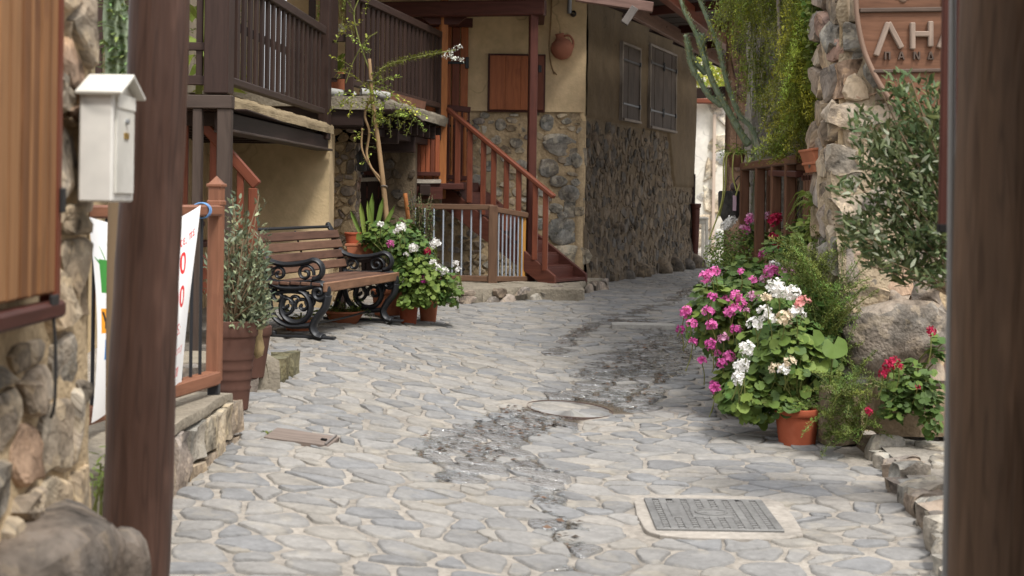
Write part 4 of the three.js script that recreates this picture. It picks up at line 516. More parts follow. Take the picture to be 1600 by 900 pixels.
{ // plank door at the top of the stairs, wooden hatch, jug, pipe, cable
  const d = thing('plank_door', 'red brown plank door with black strap hinges at the top of the stairs', 'door', FW(690, 285)); const o = local(d), x0 = FW(655, 0).x, x1 = FW(734, 0).x, y0 = 1.82, y1 = 4.0; const n = 6; for (let i = 0; i < n; i++) { const w = (x1 - x0) / n; postBar('plank', V(x0 + (i + .5) * w, y0, -19.88), y1, w - .012, .05, [M.orangeHatch ?? wood('orangeHatch', [.36, .115, .042], .45), M.redWood][i % 2 ? 0 : +(i === 4)], d, .008); }
  bar('lintel', V(x0 - .1, y1 + .06, -19.86), V(x1 + .05, y1 + .06, -19.86), .12, .12, M.redWoodDark, d); for (const y of [2.62, 3.5]) { bar('strap_hinge', V(x0 + .2, y, -19.845), V(x1 - .02, y, -19.845), .012, .035, M.iron, d, .003); part('hinge_pin', cbox(.05, .16, .05, .006).translate(x1 - .02 + o.x, y + o.y, -19.84 + o.z), M.iron, d); }
  const h = thing('wall_hatch', 'square varnished wooden hatch on the ochre wall behind the red post', 'shutter', FW(800, 172)); const a = FW(765, 172), b = FW(838, 89), c = FW(848, 172); const ho = local(h); const bw = (b.x - a.x) / 3; for (let i = 0; i < 3; i++) part('panel_board', cbox(bw - .002, b.y - a.y, .04, .003, 1).translate(a.x + bw * (i + .5) + ho.x, (a.y + b.y) / 2 + ho.y, -19.88 + ho.z), M.orangeHatch ??= wood('orangeHatch', [.44, .155, .055], .45), h); part('batten', cbox(c.x - b.x, b.y - a.y, .06, .005, 1).translate((b.x + c.x) / 2 + ho.x + .004, (a.y + b.y) / 2 + ho.y, -19.88 + ho.z), M.redWood, h); part('frame', cbox(c.x - a.x + .06, b.y - a.y + .06, .03, .006).translate((a.x + c.x) / 2 + ho.x, (a.y + b.y) / 2 + ho.y, -19.925 + ho.z), M.redWoodDark, h); part('latch', cbox(.045, .1, .02, .004).translate(c.x - .05 + ho.x, b.y - .18 + ho.y, -19.84 + ho.z), M.iron, h);
  const j = FW(878, 75, .14), jt = thing('clay_jug', 'red clay jug with a loop handle hanging on the ochre wall', 'jug', j); const body = lathe([[.0, -.165], [.05, -.16], [.11, -.12], [.155, -.04], [.158, .02], [.13, .085], [.075, .125], [.056, .15], [.06, .19], [.068, .2], [.05, .2], [.045, .15], [.0, .12]], 32); part('body', body.rotateZ(.18), M.clayJug, jt); part('handle', tubeGeo([V(.03, .17, .0), V(.10, .17, .03), V(.155, .09, .03), V(.15, .0, .02)].map((v) => v), .016, 18, 8), M.clayJug, jt); part('hanger', tubeGeo([V(-.02, .16, -.02), V(-.03, .24, -.1)], .005, 4, 5), M.ironDull, jt);
  const pz = FW(893, 10, .1), pt = thing('wall_pipe', 'short grey pipe bracket high on the ochre wall above the jug', 'pipe', pz); tube('pipe', [V(pz.x - .03, pz.y + .6, pz.z), V(pz.x - .03, pz.y - .1, pz.z)], .032, M.steelGrey, pt, 2, 12); part('elbow', lathe([[.03, -.04], [.045, 0], [.03, .05]], 12).rotateX(1.2).translate(.03, -.1, -.04), M.ironDull, pt);
  const cb = thing('cable', 'thin pale cable hanging down the ochre wall beside the jug', 'cable', FW(862, 60)); tube('cable', [FW(863, -30, .05), FW(861, 30, .05), FW(858, 75, .05), FW(861, 100, .05), FW(866, 116, .05)], .011, M.cane, cb, 30, 6); tube('frayed_end', [FW(866, 112, .05), FW(870, 117, .06)], .008, M.cane, cb, 3, 5);
}
// ---------------------------------------------------------------- porch roof, landing, stairs, terrace
{
  const t = thing('porch', 'red timber porch with carved beam brackets over the stair landing', 'porch', V(-1, .5, -18.7));
  const A = W(690, 290, 18.9), B = W(828, 440, 18.35); postBar('post', V(A.x, 1.6, A.z), 4.35, .1, .1, M.orangeWood, t, .008, .3); postBar('post', V(B.x, .5, B.z), 4.3, .105, .105, M.redWoodDark, t, .008, .25);
  const a = W(560, 16, 19.1), b = W(852, 12, 18.3); bar('beam', a, b, .14, .2, M.redWoodDark, t, .012); for (const s of [-1, 1]) { const dir = b.clone().sub(a).normalize(), p = V(A.x, 4.0, A.z + .002); const g = prism([[0, 0], [s * .32, 0], [s * .26, -.05], [s * .18, -.12], [0, -.12]].map((q) => q), -.05, .05, .005); g.translate(p.x + 1, W(690, 25, 18.9).y - .5, p.z + 18.7); part('bracket', g, M.redWoodDark, t); }
  bar('cross_beam', W(845, 8, 18.3), W(845, 8, 18.3).add(V(.02, .02, -1.6)), .12, .16, M.redWoodDark, t, .01); for (let i = 0; i < 6; i++) { const p = a.clone().lerp(b, i / 5).add(V(0, .17, .25)); bar('rafter', p, p.clone().add(V(0, .5, -1.5)), .09, .1, M.darkWoodB, t, .006); }
  const rf = cbox(3.3, .05, 1.9, .01).rotateX(.31).translate((a.x + b.x) / 2 + 1, 4.66 - .5 + .02, -18.95 + 18.7); part('roof_boards', rf, M.darkWoodB, t);
  for (let i = 0; i < 18; i++) { const x = a.x + .1 + i * (b.x - a.x) / 18; part('roof_tile', new THREE.CylinderGeometry(.075, .09, .5, 10, 1, false, 0, 6.283).rotateX(Math.PI / 2 - .31).translate(x + 1, 4.50 - .5, -18.0 + 18.7), M.plasterCream, t); }
}
{
  const t = thing('stair_landing', 'raised stair landing with red plank front below the farther balcony', 'landing', V(-1.2, .5, -19.2)), o = local(t); const y = 1.80;
  part('floor', cbox(2.0, .08, 1.5, .01).translate(-1.63 + o.x, y - .04 + o.y, -19.15 + o.z), M.redWoodDark, t); part('pale_edge', roughBlock(1.1, .05, .08, .008, 6, 10).translate(-1.46 + o.x, y + .03 + o.y, -18.4 + o.z), M.concrete, t); bar('edge_board', V(-2.6, y - .13, -18.41), V(-.9, y - .13, -18.41), .06, .16, M.redWoodDark, t); bar('stub_beam', W(664, 297, 18.1), W(664, 297, 19), .14, .14, M.darkWoodB, t, .01);
  for (let i = 0; i < 9; i++) { const x = W(638, 260, 18.45).x + i * .062 - .12; postBar('plank', V(x, y + .09, -18.42), 2.42, .055, .03, i % 3 === 1 ? M.redWood : M.redPlank ??= wood('redPlank', [.34, .10, .045], .45), t, .005); } bar('lower_rail', V(-2.2, y + .12, -18.39), V(-.93, y + .12, -18.39), .04, .05, M.redWoodDark, t); 
  // low slatted gate beside the door
  const gt = thing('slat_gate', 'orange slatted gate standing at the head of the red stairs', 'gate', W(716, 285, 19.3)); const g0 = W(697, 275, 19.3), g1 = W(734, 275, 19.35); const nn = 7; for (let i = 0; i < nn; i++) { const x = lerp(g0.x, g1.x, (i + .5) / nn); postBar('slat', V(x, 1.84, -19.32), 2.82, .028, .03, i % 2 ? M.orangeWood : M.redWoodDark, gt, .004); } bar('rail', V(g0.x, 2.84, -19.32), V(g1.x, 2.81, -19.32), .06, .08, M.redWoodDark, gt); bar('rail', V(g0.x, 1.9, -19.32), V(g1.x, 1.88, -19.32), .05, .06, M.redWoodDark, gt);
}
{ // flight of stairs turned a little towards the viewer
  const t = thing('staircase', 'red wooden stairs with handrail coming down to the terrace', 'staircase', V(0, .55, -18.7)); const yaw = .38, dir = V(Math.cos(yaw), 0, Math.sin(yaw) * .55).normalize(), side = V(-dir.z, 0, dir.x).negate(); // side points away
  const top = W(694, 288, 18.95), low = W(866, 446, 18.0); const run = V(low.x - top.x, 0, low.z - top.z), L = run.length(), u = run.clone().normalize(), s = V(u.z, 0, -u.x); const rise = top.y - .54; const at = (k, w, y) => V(top.x, 0, top.z).addScaledVector(u, k * L).addScaledVector(s, w).setY(y); const N = 8, Wd = .78;
  for (const w of [0, Wd]) { const o = local(t), pts = [[-.02, top.y + .03], [L + .02, .54 + .10], [L + .02, .54], [L - .20, .54], [-.02, top.y - .30]]; const g = prism(pts, -.025, .025, .005); g.applyMatrix4(new THREE.Matrix4().makeBasis(u, V(0, 1, 0), s.clone().negate()).setPosition(at(0, w, 0).add(o))); part('stringer', g, w ? M.redWoodDark : (M.stringerWood ??= wood('stringerWood', [.135, .046, .03], .5)), t); }
  for (let i = 0; i < N; i++) { const k = (i + .5) / N, y = top.y - rise * (i + 1) / N + .02 + (N - i - 1) * 0; const o = local(t), g = cbox(L / N + .03, .04, Wd - .06, .006, 2); g.applyMatrix4(new THREE.Matrix4().makeBasis(u, V(0, 1, 0), s.clone().negate()).setPosition(at(k, Wd / 2, y + .02).add(o))); part('tread', g, M.redWoodDark, t); const r = cbox(.02, rise / N - .01, Wd - .06, .003, 2); r.applyMatrix4(new THREE.Matrix4().makeBasis(u, V(0, 1, 0), s.clone().negate()).setPosition(at(i / N + .02, Wd / 2, y + .02 + rise / N / 2).add(o))); part('riser', r, M.redWoodDark, t); }
  // bottom step with its own cheek
  const h0 = W(699, 170, 18.9), h1 = W(866, 308, 18.0); bar('handrail', h0, h1, .075, .06, M.redWood, t, .012);
  for (const [px, yb] of [[716, 293], [735, 311], [756, 330], [772, 340], [792, 355], [811, 370], [837, 400], [853, 417]]) { const f = (px - 699) / 167, D = lerp(18.9, 18.0, f), p = W(px, lerp(170, 308, f), D), q = W(px, yb, D); postBar('baluster', V(p.x, q.y - .05, p.z), p.y, .07, .05, M.redWood, t, .006, -.2); }
}
{ // stone terrace kerb and the little barred fence on it
  const pts = [[690, 476], [760, 474], [830, 470], [880, 466], [925, 456], [950, 452]].map(([x, y]) => onGround(x, y)), t = thing('terrace_kerb', 'low stone kerb of the raised terrace below the red stairs', 'kerb', V(0, .42, -17.5)), o = local(t);
  for (let i = 0; i + 1 < pts.length; i++) { const a = pts[i], b = pts[i + 1], fr = frame(a, b), y0 = G(a.x, -a.z) - .05; part('core', (() => { const g = roughBlock(fr.L + .04, .22, 1.2, .014, 5, 9); g.applyMatrix4(new THREE.Matrix4().makeBasis(fr.s, V(0, 1, 0), fr.n).setPosition(a.clone().add(b).multiplyScalar(.5).setY(.44).addScaledVector(fr.n, -.655).add(o))); return g; })(), M.concreteOld, t); rubble(t, frame(a, b), 0, y0, fr.L, .54, { size: .14, aspect: 1.7, joint: .008, bulge: .03, mats: [S.warm[1], S.warm[3], S.grey[3], S.warm[4]], n: 9 }); }
  part('terrace_floor', cbox(3.2, .3, 3.2, .02).translate(-.7 + o.x, .385 + o.y, -18.9 + o.z), M.concreteOld, t);
  const f = thing('barred_fence', 'low brown fence with pale blue grey bars below the stairs', 'fence', V(-.4, .54, -17.8)); const fy = .60, c = W(771, 325, 17.9), l = W(640, 330, 18.0), r = W(824, 339, 18.25);
  postBar('corner_post', V(c.x, .52, c.z), W(771, 321, 17.9).y, .115, .1, M.greyWoodW ??= wood('brownPost', [.15, .085, .052], .55), f, .01); const yt = (p) => p.y - .04; bar('top_rail', l.clone().setY(1.50), c.clone().setY(1.50), .06, .07, M.brownPost, f, .008); bar('bottom_rail', l.clone().setY(.60), c.clone().setY(.60), .06, .075, M.brownPost, f, .008); bar('top_rail', c.clone().setY(1.475), r.clone().setY(1.40), .06, .07, M.brownPost, f, .008); bar('bottom_rail', c.clone().setY(.60), r.clone().setY(.585), .06, .07, M.brownPost, f, .008);
  for (let px = 648; px < 764; px += 14.6) { const p = W(px, 400, 17.95); tube('bar', [V(p.x, .62, p.z), V(p.x, 1.48, p.z)], .011, M.barPaint, f, 1, 8); } for (let i = 0; i < 7; i++) { const p = c.clone().lerp(r, .16 + i * .115); tube('bar', [V(p.x, .6, p.z), V(p.x, lerp(1.46, 1.40, i / 7), p.z)], .010, M.barPaint, f, 1, 8); }
  const y = W(816, 395, 18.25); postBar('yellow_stile', V(y.x, .56, y.z), 1.40, .085, .05, M.yellowWood, f, .006);
}
// ---------------------------------------------------------------- right: sign wall, terrace with rail, house behind
reseed(6);
{
  const t = thing('stone_gable', 'rough stone house wall carrying the carved wooden sign', 'wall', V(3, .1, -9.7)), o = local(t); const A = V(2.20, 0, -9.62), B = V(4.6, 0, -9.62), fr = frame(A, B);
  const zf = (x, y) => .05 * (fbm(x * 1.5, y * 1.5, 3) - .5) + .05 * sst(.9, .3, y);
  part('core', cbox(2.4, 4.6, .5, .03).translate(3.42 + o.x, 2.2 + o.y, -9.9 + o.z), M.mudWarm, t); part('mortar', sheet((x, y, z) => fr.map(x, y, z).add(o), 0, -.1, 2.4, 4.5, 50, 90, (x, y) => zf(x, y) + .03 * (fbm(x * 6, y * 6, 3) - .5)), M.mudWarm, t);
  rubble(t, fr, 0, .0, 2.0, 4.2, { size: .2, aspect: 1.4, joint: .014, bulge: .03, jit: 1.1, mats: [S.warm[0], S.warm[1], S.warm[3], S.grey[3], S.grey[1], S.near[4], S.near[3]], n: 11, fine: true, vary: .7, zf, keep: (x, y) => !(x < 1 && y > .55 && y < .98) });
  const sd = frame(V(2.2, 0, -10.4), V(2.2, 0, -9.6)); rubble(t, sd, 0, 0, .8, 4.2, { size: .2, aspect: 1.2, joint: .012, bulge: .05, mats: S.warm, n: 10 });
  rubble(t, frame(V(2.22, 0, -9.565), V(2.70, 0, -9.565)), 0, .5, .48, 4.2, { size: .15, aspect: 1.3, joint: .014, bulge: .035, mats: [...S.near, S.grey[1], S.grey[3], S.warm[3]], n: 10, skip: .2, vary: 1 });
  part('corner_core', roughBlock(.5, 4.4, .5, .05, 5, 30).translate(2.44 + o.x, 2.15 + o.y, -9.82 + o.z), M.mudGrey ??= mat('mudGrey', [.46, .37, .26], { map: T.mud, bumpMap: T.mudB, bumpScale: .02, roughness: 1 }), t);
  for (let y = .15; y < 4.1; y += R(.2, .34)) part('stone', roughBlock(R(.26, .40), R(.12, .26), R(.26, .34), .04, 8, 10).rotateY(R(-.2, .2)).rotateZ(R(-.12, .12)).translate(2.36 + R(-.04, .04) + o.x, y + o.y, R(-9.75, -9.65) + o.z), pick([...S.near, S.grey[1], S.grey[3]]), t);
  part('boulder', boulder(.41, .235, .26, 5, .34, 31).rotateZ(.1).translate(W(1400, 525, 9.5).x + o.x, W(1400, 525, 9.5).y + o.y, -9.62 + o.z), mat('boulderBrown', [.30, .25, .20], { map: T.stone, bumpMap: T.stoneB, bumpScale: .02, roughness: .9 }), t);
  for (const [px, py, rx, ry, k] of [[1345, 520, .13, .22, 2], [1385, 462, .17, .075, 1], [1452, 462, .13, .085, 3], [1345, 570, .1, .11, 5], [1335, 425, .09, .12, 4]]) { const p = W(px, py, 9.55); part('stone', roughBlock(rx * 2, ry * 2, .26, .04, 8, 10).rotateZ(R(-.1, .1)).translate(p.x + o.x, p.y + o.y, -9.69 + o.z), S.warm[k], t); }
}
{ // carved sign: shield board with raised letters
  const D = 9.42, t = thing('carved_sign', 'carved wooden shield sign with raised Greek letters on the rough stone wall', 'sign', W(1430, 90, D)), o = local(t); const p2 = (px, py) => { const p = W(px, py, D); return [p.x + o.x, p.y + o.y]; };
  const outline = [[1337, -70], [1337, 10], [1341, 45], [1350, 82], [1366, 118], [1384, 148], [1410, 176], [1450, 200], [1490, 208], [1530, 200], [1570, 176], [1596, 148], [1614, 118], [1630, 82], [1639, 45], [1643, 10], [1643, -70]].map(([x, y]) => p2(x, y));
  part('board', prism(outline, -.03, .012, .004), M.signWood, t); const zc = 1 + 0; const rim = tubeGeo(outline.map(([x, y]) => V(x, y, .016)), .018, 120, 7); part('rim', rim, M.signRim, t);
  const rail = (x0, y0, x1, y1, h = .03) => { const a = W(x0, y0, D), b = W(x1, y1, D); a.z += .02; b.z += .02; bar('moulding', a, b, .026, h, M.signMould, t, .006); }; rail(1342, 17, 1640, 13); rail(1362, 112, 1620, 108, .025);
  const f = await new FontLoader().loadAsync('fonts/droid/droid_sans_bold.typeface.json');
  const stroke = (x0, y0, x1, y1, w = .036) => { const a = W(x0, y0, D), b = W(x1, y1, D); a.z += .026; b.z += .026; return barGeo(a.add(o), b.add(o), .034, w, .006, V(.3, 1, .01)); };
  const letters = [[[1367, 88, 1386, 36], [1386, 36, 1407, 76]], [[1424, 78, 1424, 36], [1452, 74, 1452, 34], [1424, 54, 1452, 54]], [[1465, 76, 1482, 34], [1482, 34, 1500, 74]]]; for (const l of letters) part('letter', merge(l.map((s) => stroke(...s))), M.signLetter, t);
  const small = (ch, px, py) => { const g = new TextGeometry(ch, { font: f, size: .052, depth: .02, curveSegments: 3 }); const p = W(px, py, D); return part('small_letter', uvBox(g.index ? g.toNonIndexed() : g, 0).translate(p.x + o.x, p.y + o.y, .012), M.signMould, t); };
  [['\u03A0', 1379], ['A', 1401], ['N', 1424], ['\u0394', 1447], ['O', 1470]].forEach(([c, x]) => { if (f.data.glyphs[c]) small(c, x, 93.5); else if (c === '\u03A0') part('small_letter', merge([[1380, 93, 1380, 83], [1387, 93, 1387, 83], [1379, 83, 1388, 83]].map((s) => stroke(...s, .012))), M.signMould, t); else part('small_letter', merge([[1448, 93, 1452, 83], [1452, 83, 1457, 93], [1448, 92.5, 1457, 92.5]].map((s) => stroke(...s, .012))), M.signMould, t); });
  const pk = []; for (const [x, y] of [[1410, -2], [1418, -8], [1402, -8]]) { const a = p2(x, y); pk.push(new THREE.SphereGeometry(.03, 12, 8).scale(1, 1, .5).translate(a[0], a[1], .012)); } part('carving', merge(pk), M.signRim, t); part('twisted_edge', tubeGeo([V(...p2(1477, -60), .02), V(...p2(1477, 14), .02)], (u, k) => .022 + .008 * Math.sin(k + u * 60), 60, 8), M.signRim, t);
}
{ // right log pillar with strip and board
  const t = thing('log_pillar', 'thick dark log pillar standing at the right of the lane', 'post', V(1.405, .15, -4)), o = local(t); const pts = []; for (let i = 0; i <= 6; i++) pts.push(V(.005 * Math.sin(i * 2) + lerp(-.012, .012, i / 6), -.1 + i * .62, 0)); part('log', tubeGeo(pts, (u, k) => .152 * (1 + .06 * (n3(Math.cos(k) * 1.1 + 2, Math.sin(k) * 1.1, u * 6) - .5) + .04 * (vn(k * 3, u * 22) - .5)), 60, 40), M.logRight, t);
  const s = thing('grey_conduit', 'thin grey metal conduit running up beside the right log pillar', 'pipe', V(W(1484, 450, 4.15).x, .2, -4.15)); const a = W(1477, 930, 4.15), b = W(1489, -60, 4.15); tube('pipe', [a, a.clone().lerp(b, .5).add(V(.003, 0, 0)), b], .0105, mat('conduit', [.26, .26, .255], { roughness: .5, metalness: .3 }), s, 8, 10);
  const w = thing('wooden_board', 'brown upright board hanging behind the grey conduit', 'board', W(1475, 180, 4.9)); const c = W(1473, 352, 4.9), d = W(1481, -80, 4.9); bar('plank', c, d, .03, .026, M.redWoodDark, w, .004, V(0, 0, 1)); bar('plank', c.clone().add(V(.05, 0, -.05)), d.clone().add(V(.05, 0, -.05)), .08, .024, M.redWoodDark, w, .004, V(1, 0, 0)); part('end_cap', cbox(.034, .03, .03, .003).translate(c.x - w.position.x, c.y - .01 - w.position.y, 0), M.black, w);
}
{ // kerb steps of the platform at the right
  const pts = [W(1372, 716, 8.75), W(1400, 742, 8.2), W(1432, 785, 7.35), W(1470, 820, 6.75), W(1500, 900, 5.9)].map((p) => p.setY(0)); const t = thing('platform_kerb', 'ragged kerb of upright grey slabs edging the platform at the right', 'kerb', V(2.2, 0, -7.5)), o = local(t);
  part('platform', (() => { const P = [], U = [], I = []; const n = pts.length; pts.forEach((p, i) => { for (let k = 0; k < 8; k++) { const x = p.x + k * .35; P.push(x + o.x, .13 + .02 * (fbm(x * 3, p.z * 3, 3) - .5) + o.y, p.z + o.z); U.push(x, p.z); } }); for (let i = 0; i + 1 < n; i++) for (let k = 0; k < 7; k++) { const a = i * 8 + k; I.push(a, a + 8, a + 1, a + 1, a + 8, a + 9); } const g = geo(P, I, U); if (g.attributes.normal.getY(0) < 0) { g.setIndex(I.reverse()); g.computeVertexNormals(); } return g; })(), M.platformMortar ??= mat('platformMortar', [.34, .31, .27], { map: T.mud, bumpMap: T.mudB, bumpScale: .012, roughness: 1 }), t);
  part('fill', cbox(2.4, .3, 3.4, .02).translate(3.42 + o.x, -.05 + o.y, -7.6 + o.z), M.mudDark, t);
  for (let i = 0; i + 1 < pts.length; i++) { const a = pts[i], b = pts[i + 1], L = a.distanceTo(b); for (let d = 0; d < L;) { const w = R(.09, .2), p = a.clone().lerp(b, Math.min(1, (d + w / 2) / L)); const h = R(.09, .16); part('slab', roughBlock(.2, h, w * .94, .03, 9, 8).rotateY(R(-.3, .3) + .2).rotateZ(R(-.1, .1)).translate(p.x + .04 + o.x, G(p.x, -p.z) + h / 2 - .02 + o.y, p.z + o.z), pick([S.grey[1], S.grey[3], S.warm[3], S.grey[0], S.warm[1]]), t); d += w; } }
  rubble(t, { L: 2, map: (x, y, z) => V(2.3 + x, .135 + z, -9.2 + 0 + y * -1 + 0), s: V(1, 0, 0), n: V(0, 1, 0) }, 0.05, -3.3, 1.2, -.1, { size: .2, joint: .014, bulge: .015, mats: S.grey, n: 9, keep: (x, y) => { const D = 9.2 + y; return 2.3 + x > prof([[5.9, 1.95], [6.75, 2.15], [7.35, 2.2], [8.2, 2.35], [8.9, 2.3]], D) + .12; } });
}
{ // house behind the terrace, column, far pier
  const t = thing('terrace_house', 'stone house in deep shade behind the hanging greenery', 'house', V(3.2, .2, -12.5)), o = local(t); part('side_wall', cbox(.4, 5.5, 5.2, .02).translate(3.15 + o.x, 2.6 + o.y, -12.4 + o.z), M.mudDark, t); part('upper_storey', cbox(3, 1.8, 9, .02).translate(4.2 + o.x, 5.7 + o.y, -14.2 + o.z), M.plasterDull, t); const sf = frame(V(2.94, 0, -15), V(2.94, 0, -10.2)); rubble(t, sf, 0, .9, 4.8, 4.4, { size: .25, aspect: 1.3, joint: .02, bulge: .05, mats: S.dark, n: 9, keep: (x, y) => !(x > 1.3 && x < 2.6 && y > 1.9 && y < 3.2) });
  part('dark_opening', cbox(.06, 1.2, 1.2, .01).translate(2.93 + o.x, 2.55 + o.y, -13.05 + o.z), M.black, t); part('window_frame', cbox(.08, 1.3, .08, .01).translate(2.92 + o.x, 2.55 + o.y, -13.7 + o.z), M.whiteWood, t); part('window_frame', cbox(.08, 1.3, .08, .01).translate(2.92 + o.x, 2.55 + o.y, -12.4 + o.z), M.whiteWood, t);
  part('roof', (() => { const g = cbox(2.6, .1, 7, .01); g.rotateZ(.28); return g.translate(3.2 + o.x, 4.55 + o.y, -13.1 + o.z); })(), M.terracottaDark, t); bar('eave_beam', V(2.05, 4.12, -9.8), V(2.05, 4.12, -16.4), .12, .14, M.redWoodDark, t, .01); for (let D = 9.9; D < 16.4; D += .55) bar('rafter', V(2.0, 4.16, -D), V(3.3, 4.52, -D), .08, .1, M.darkWoodB, t, .006);
  const c = thing('mortar_pillar', 'rough grey mortar pillar with embedded stones behind the wooden rail', 'pillar', V(2.68, .3, -14.8)), co = local(c); const cf = frame(V(2.46, 0, -14.62), V(2.92, 0, -14.62)); part('core', roughBlock(.46, 3.9, .4, .03, 4, 16).translate(2.69 + co.x, 2.2 + co.y, -14.83 + co.z), mat('mortarGrey', [.44, .405, .36], { map: T.mud, bumpMap: T.mudB, bumpScale: .02, roughness: 1 }), c); rubble(c, cf, 0, .9, .46, 3.6, { size: .15, aspect: .7, joint: .03, bulge: .05, mats: [S.grey[2], S.grey[0], S.grey[3]], n: 9, skip: .5, wob: .12 });
  const q = thing('stone_pier', 'reddish stone pier at the far end of the lane behind the cactus', 'pier', V(3.1, .4, -19.5)), qo = local(q); const qf = frame(V(W(1140, 200, 19.4).x, 0, -19.4), V(W(1200, 200, 19.4).x, 0, -19.4)); part('core', cbox(1.4, 3.9, .3, .03).translate(W(1140, 200, 19.4).x + .68 + qo.x, 2.2 + qo.y, -19.56 + qo.z), mat('redMud', [.40, .26, .18], { map: T.mud, bumpMap: T.mudB, bumpScale: .02, roughness: 1 }), q); rubble(q, qf, 0, .4, .75, 4.0, { size: .27, aspect: 1.5, joint: .02, bulge: .05, mats: [S.warm[5], S.warm[0], S.warm[1]], n: 10 });
}
{ // terrace wall and the brown rail on it
  const t = thing('terrace_wall', 'low stone terrace wall hidden under geraniums and greenery', 'wall', V(2.4, .1, -11.8)), o = local(t); part('core', cbox(.7, 1.05, 4.0, .02).translate(2.62 + o.x, .52 + o.y, -11.95 + o.z), M.mudDark, t); const f = frame(V(2.27, 0, -13.95), V(2.27, 0, -9.9)); rubble(t, f, 0, .05, 4.05, 1.05, { size: .22, aspect: 1.3, joint: .014, bulge: .05, mats: S.warm, n: 9 });
  const r = thing('terrace_rail', 'brown wooden rail with posts and close slats on the terrace', 'railing', V(2.25, 1.05, -11.8)); const X = 2.25, yT = 1.95, yB = 1.10, wd = M.railWood ??= wood('railWood', [.15, .072, .042], .5); const dpx = (px) => X * F / (px - 800);
  const D0 = dpx(1163), D1 = dpx(1213); bar('top_rail', V(X, yT, -D0 - .04), V(X, yT, -11.1), .09, .075, wd, r, .01); bar('bottom_rail', V(X, yB, -D0 - .03), V(X, yB, -11.1), .07, .08, wd, r, .008); bar('end_top_rail', V(X, yT, -D0), V(2.9, yT, -D0), .09, .07, wd, r, .01); bar('end_bottom_rail', V(X, yB, -D0), V(2.9, yB, -D0), .07, .08, wd, r, .008);
  for (const px of [1163, 1187, 1212, 1234]) postBar('post', V(X, yB, -dpx(px)), yT, .085, .075, wd, r, .008); for (const x of [2.5, 2.72]) postBar('post', V(x, yB, -D0), yT, .07, .06, wd, r, .006);
  for (let D = 9.85; D < 11.1; D += .105) postBar('slat', V(X + .02, .98, -D), 1.84, .03, .06, wd, r, .006); bar('slat_rail', V(X + .02, 1.80, -9.8), V(X + .02, 1.80, -11.1), .03, .05, M.redWoodDark, r, .006); bar('lower_top_rail', V(X, 1.83, -11.1), V(X, 1.86, -12.3), .08, .05, M.redWoodDark, r, .006);
}
{ // covered end of the lane: eave beams and boards
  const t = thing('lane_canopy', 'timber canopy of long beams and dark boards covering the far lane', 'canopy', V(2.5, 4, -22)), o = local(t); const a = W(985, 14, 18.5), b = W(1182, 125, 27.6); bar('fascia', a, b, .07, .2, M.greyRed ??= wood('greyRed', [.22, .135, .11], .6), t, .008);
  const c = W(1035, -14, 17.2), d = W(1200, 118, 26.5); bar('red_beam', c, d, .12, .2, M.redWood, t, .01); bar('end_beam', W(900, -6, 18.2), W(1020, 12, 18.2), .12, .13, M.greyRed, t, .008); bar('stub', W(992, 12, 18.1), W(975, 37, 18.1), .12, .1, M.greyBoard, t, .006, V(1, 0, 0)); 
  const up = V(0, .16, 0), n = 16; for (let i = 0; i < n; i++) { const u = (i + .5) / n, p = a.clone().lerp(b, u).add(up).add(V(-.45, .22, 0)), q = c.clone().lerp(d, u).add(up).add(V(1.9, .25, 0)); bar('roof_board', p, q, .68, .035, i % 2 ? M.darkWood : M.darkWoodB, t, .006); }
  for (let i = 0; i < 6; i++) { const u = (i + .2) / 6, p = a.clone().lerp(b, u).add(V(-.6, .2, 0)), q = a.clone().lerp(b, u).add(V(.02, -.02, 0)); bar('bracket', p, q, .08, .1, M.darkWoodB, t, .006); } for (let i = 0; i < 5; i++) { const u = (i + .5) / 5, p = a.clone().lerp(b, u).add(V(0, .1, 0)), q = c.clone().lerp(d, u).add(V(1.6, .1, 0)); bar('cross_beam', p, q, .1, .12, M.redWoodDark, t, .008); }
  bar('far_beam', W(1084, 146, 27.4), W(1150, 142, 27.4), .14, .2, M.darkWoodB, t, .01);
}
{ // the roofed gateway the right pillar belongs to, over and behind the viewer
  const t = thing('gateway', 'dark timbered gateway with roof and back wall behind the right log pillar', 'gateway', V(.4, .05, .5)), o = local(t);
  for (let i = 0; i < 9; i++) part('plank', cbox(.06, 3.2, .72, .01, 1).translate(1.95 + o.x, 1.6 + o.y, -3.5 + i * .74 + o.z), M.redWoodDark, t);
  for (let i = 0; i < 4; i++) part('back_plank', cbox(.64, 3.2, .06, .01, 1).translate(-.1 + i * .65 + o.x, 1.6 + o.y, 2.6 + o.z), M.redWoodDark, t);
  for (let i = 0; i < 9; i++) part('roof_board', cbox(2.0, .05, .70, .01).translate(1.15 + o.x, 3.3 + o.y, -3.4 + i * .72 + o.z), M.darkWood, t);
}
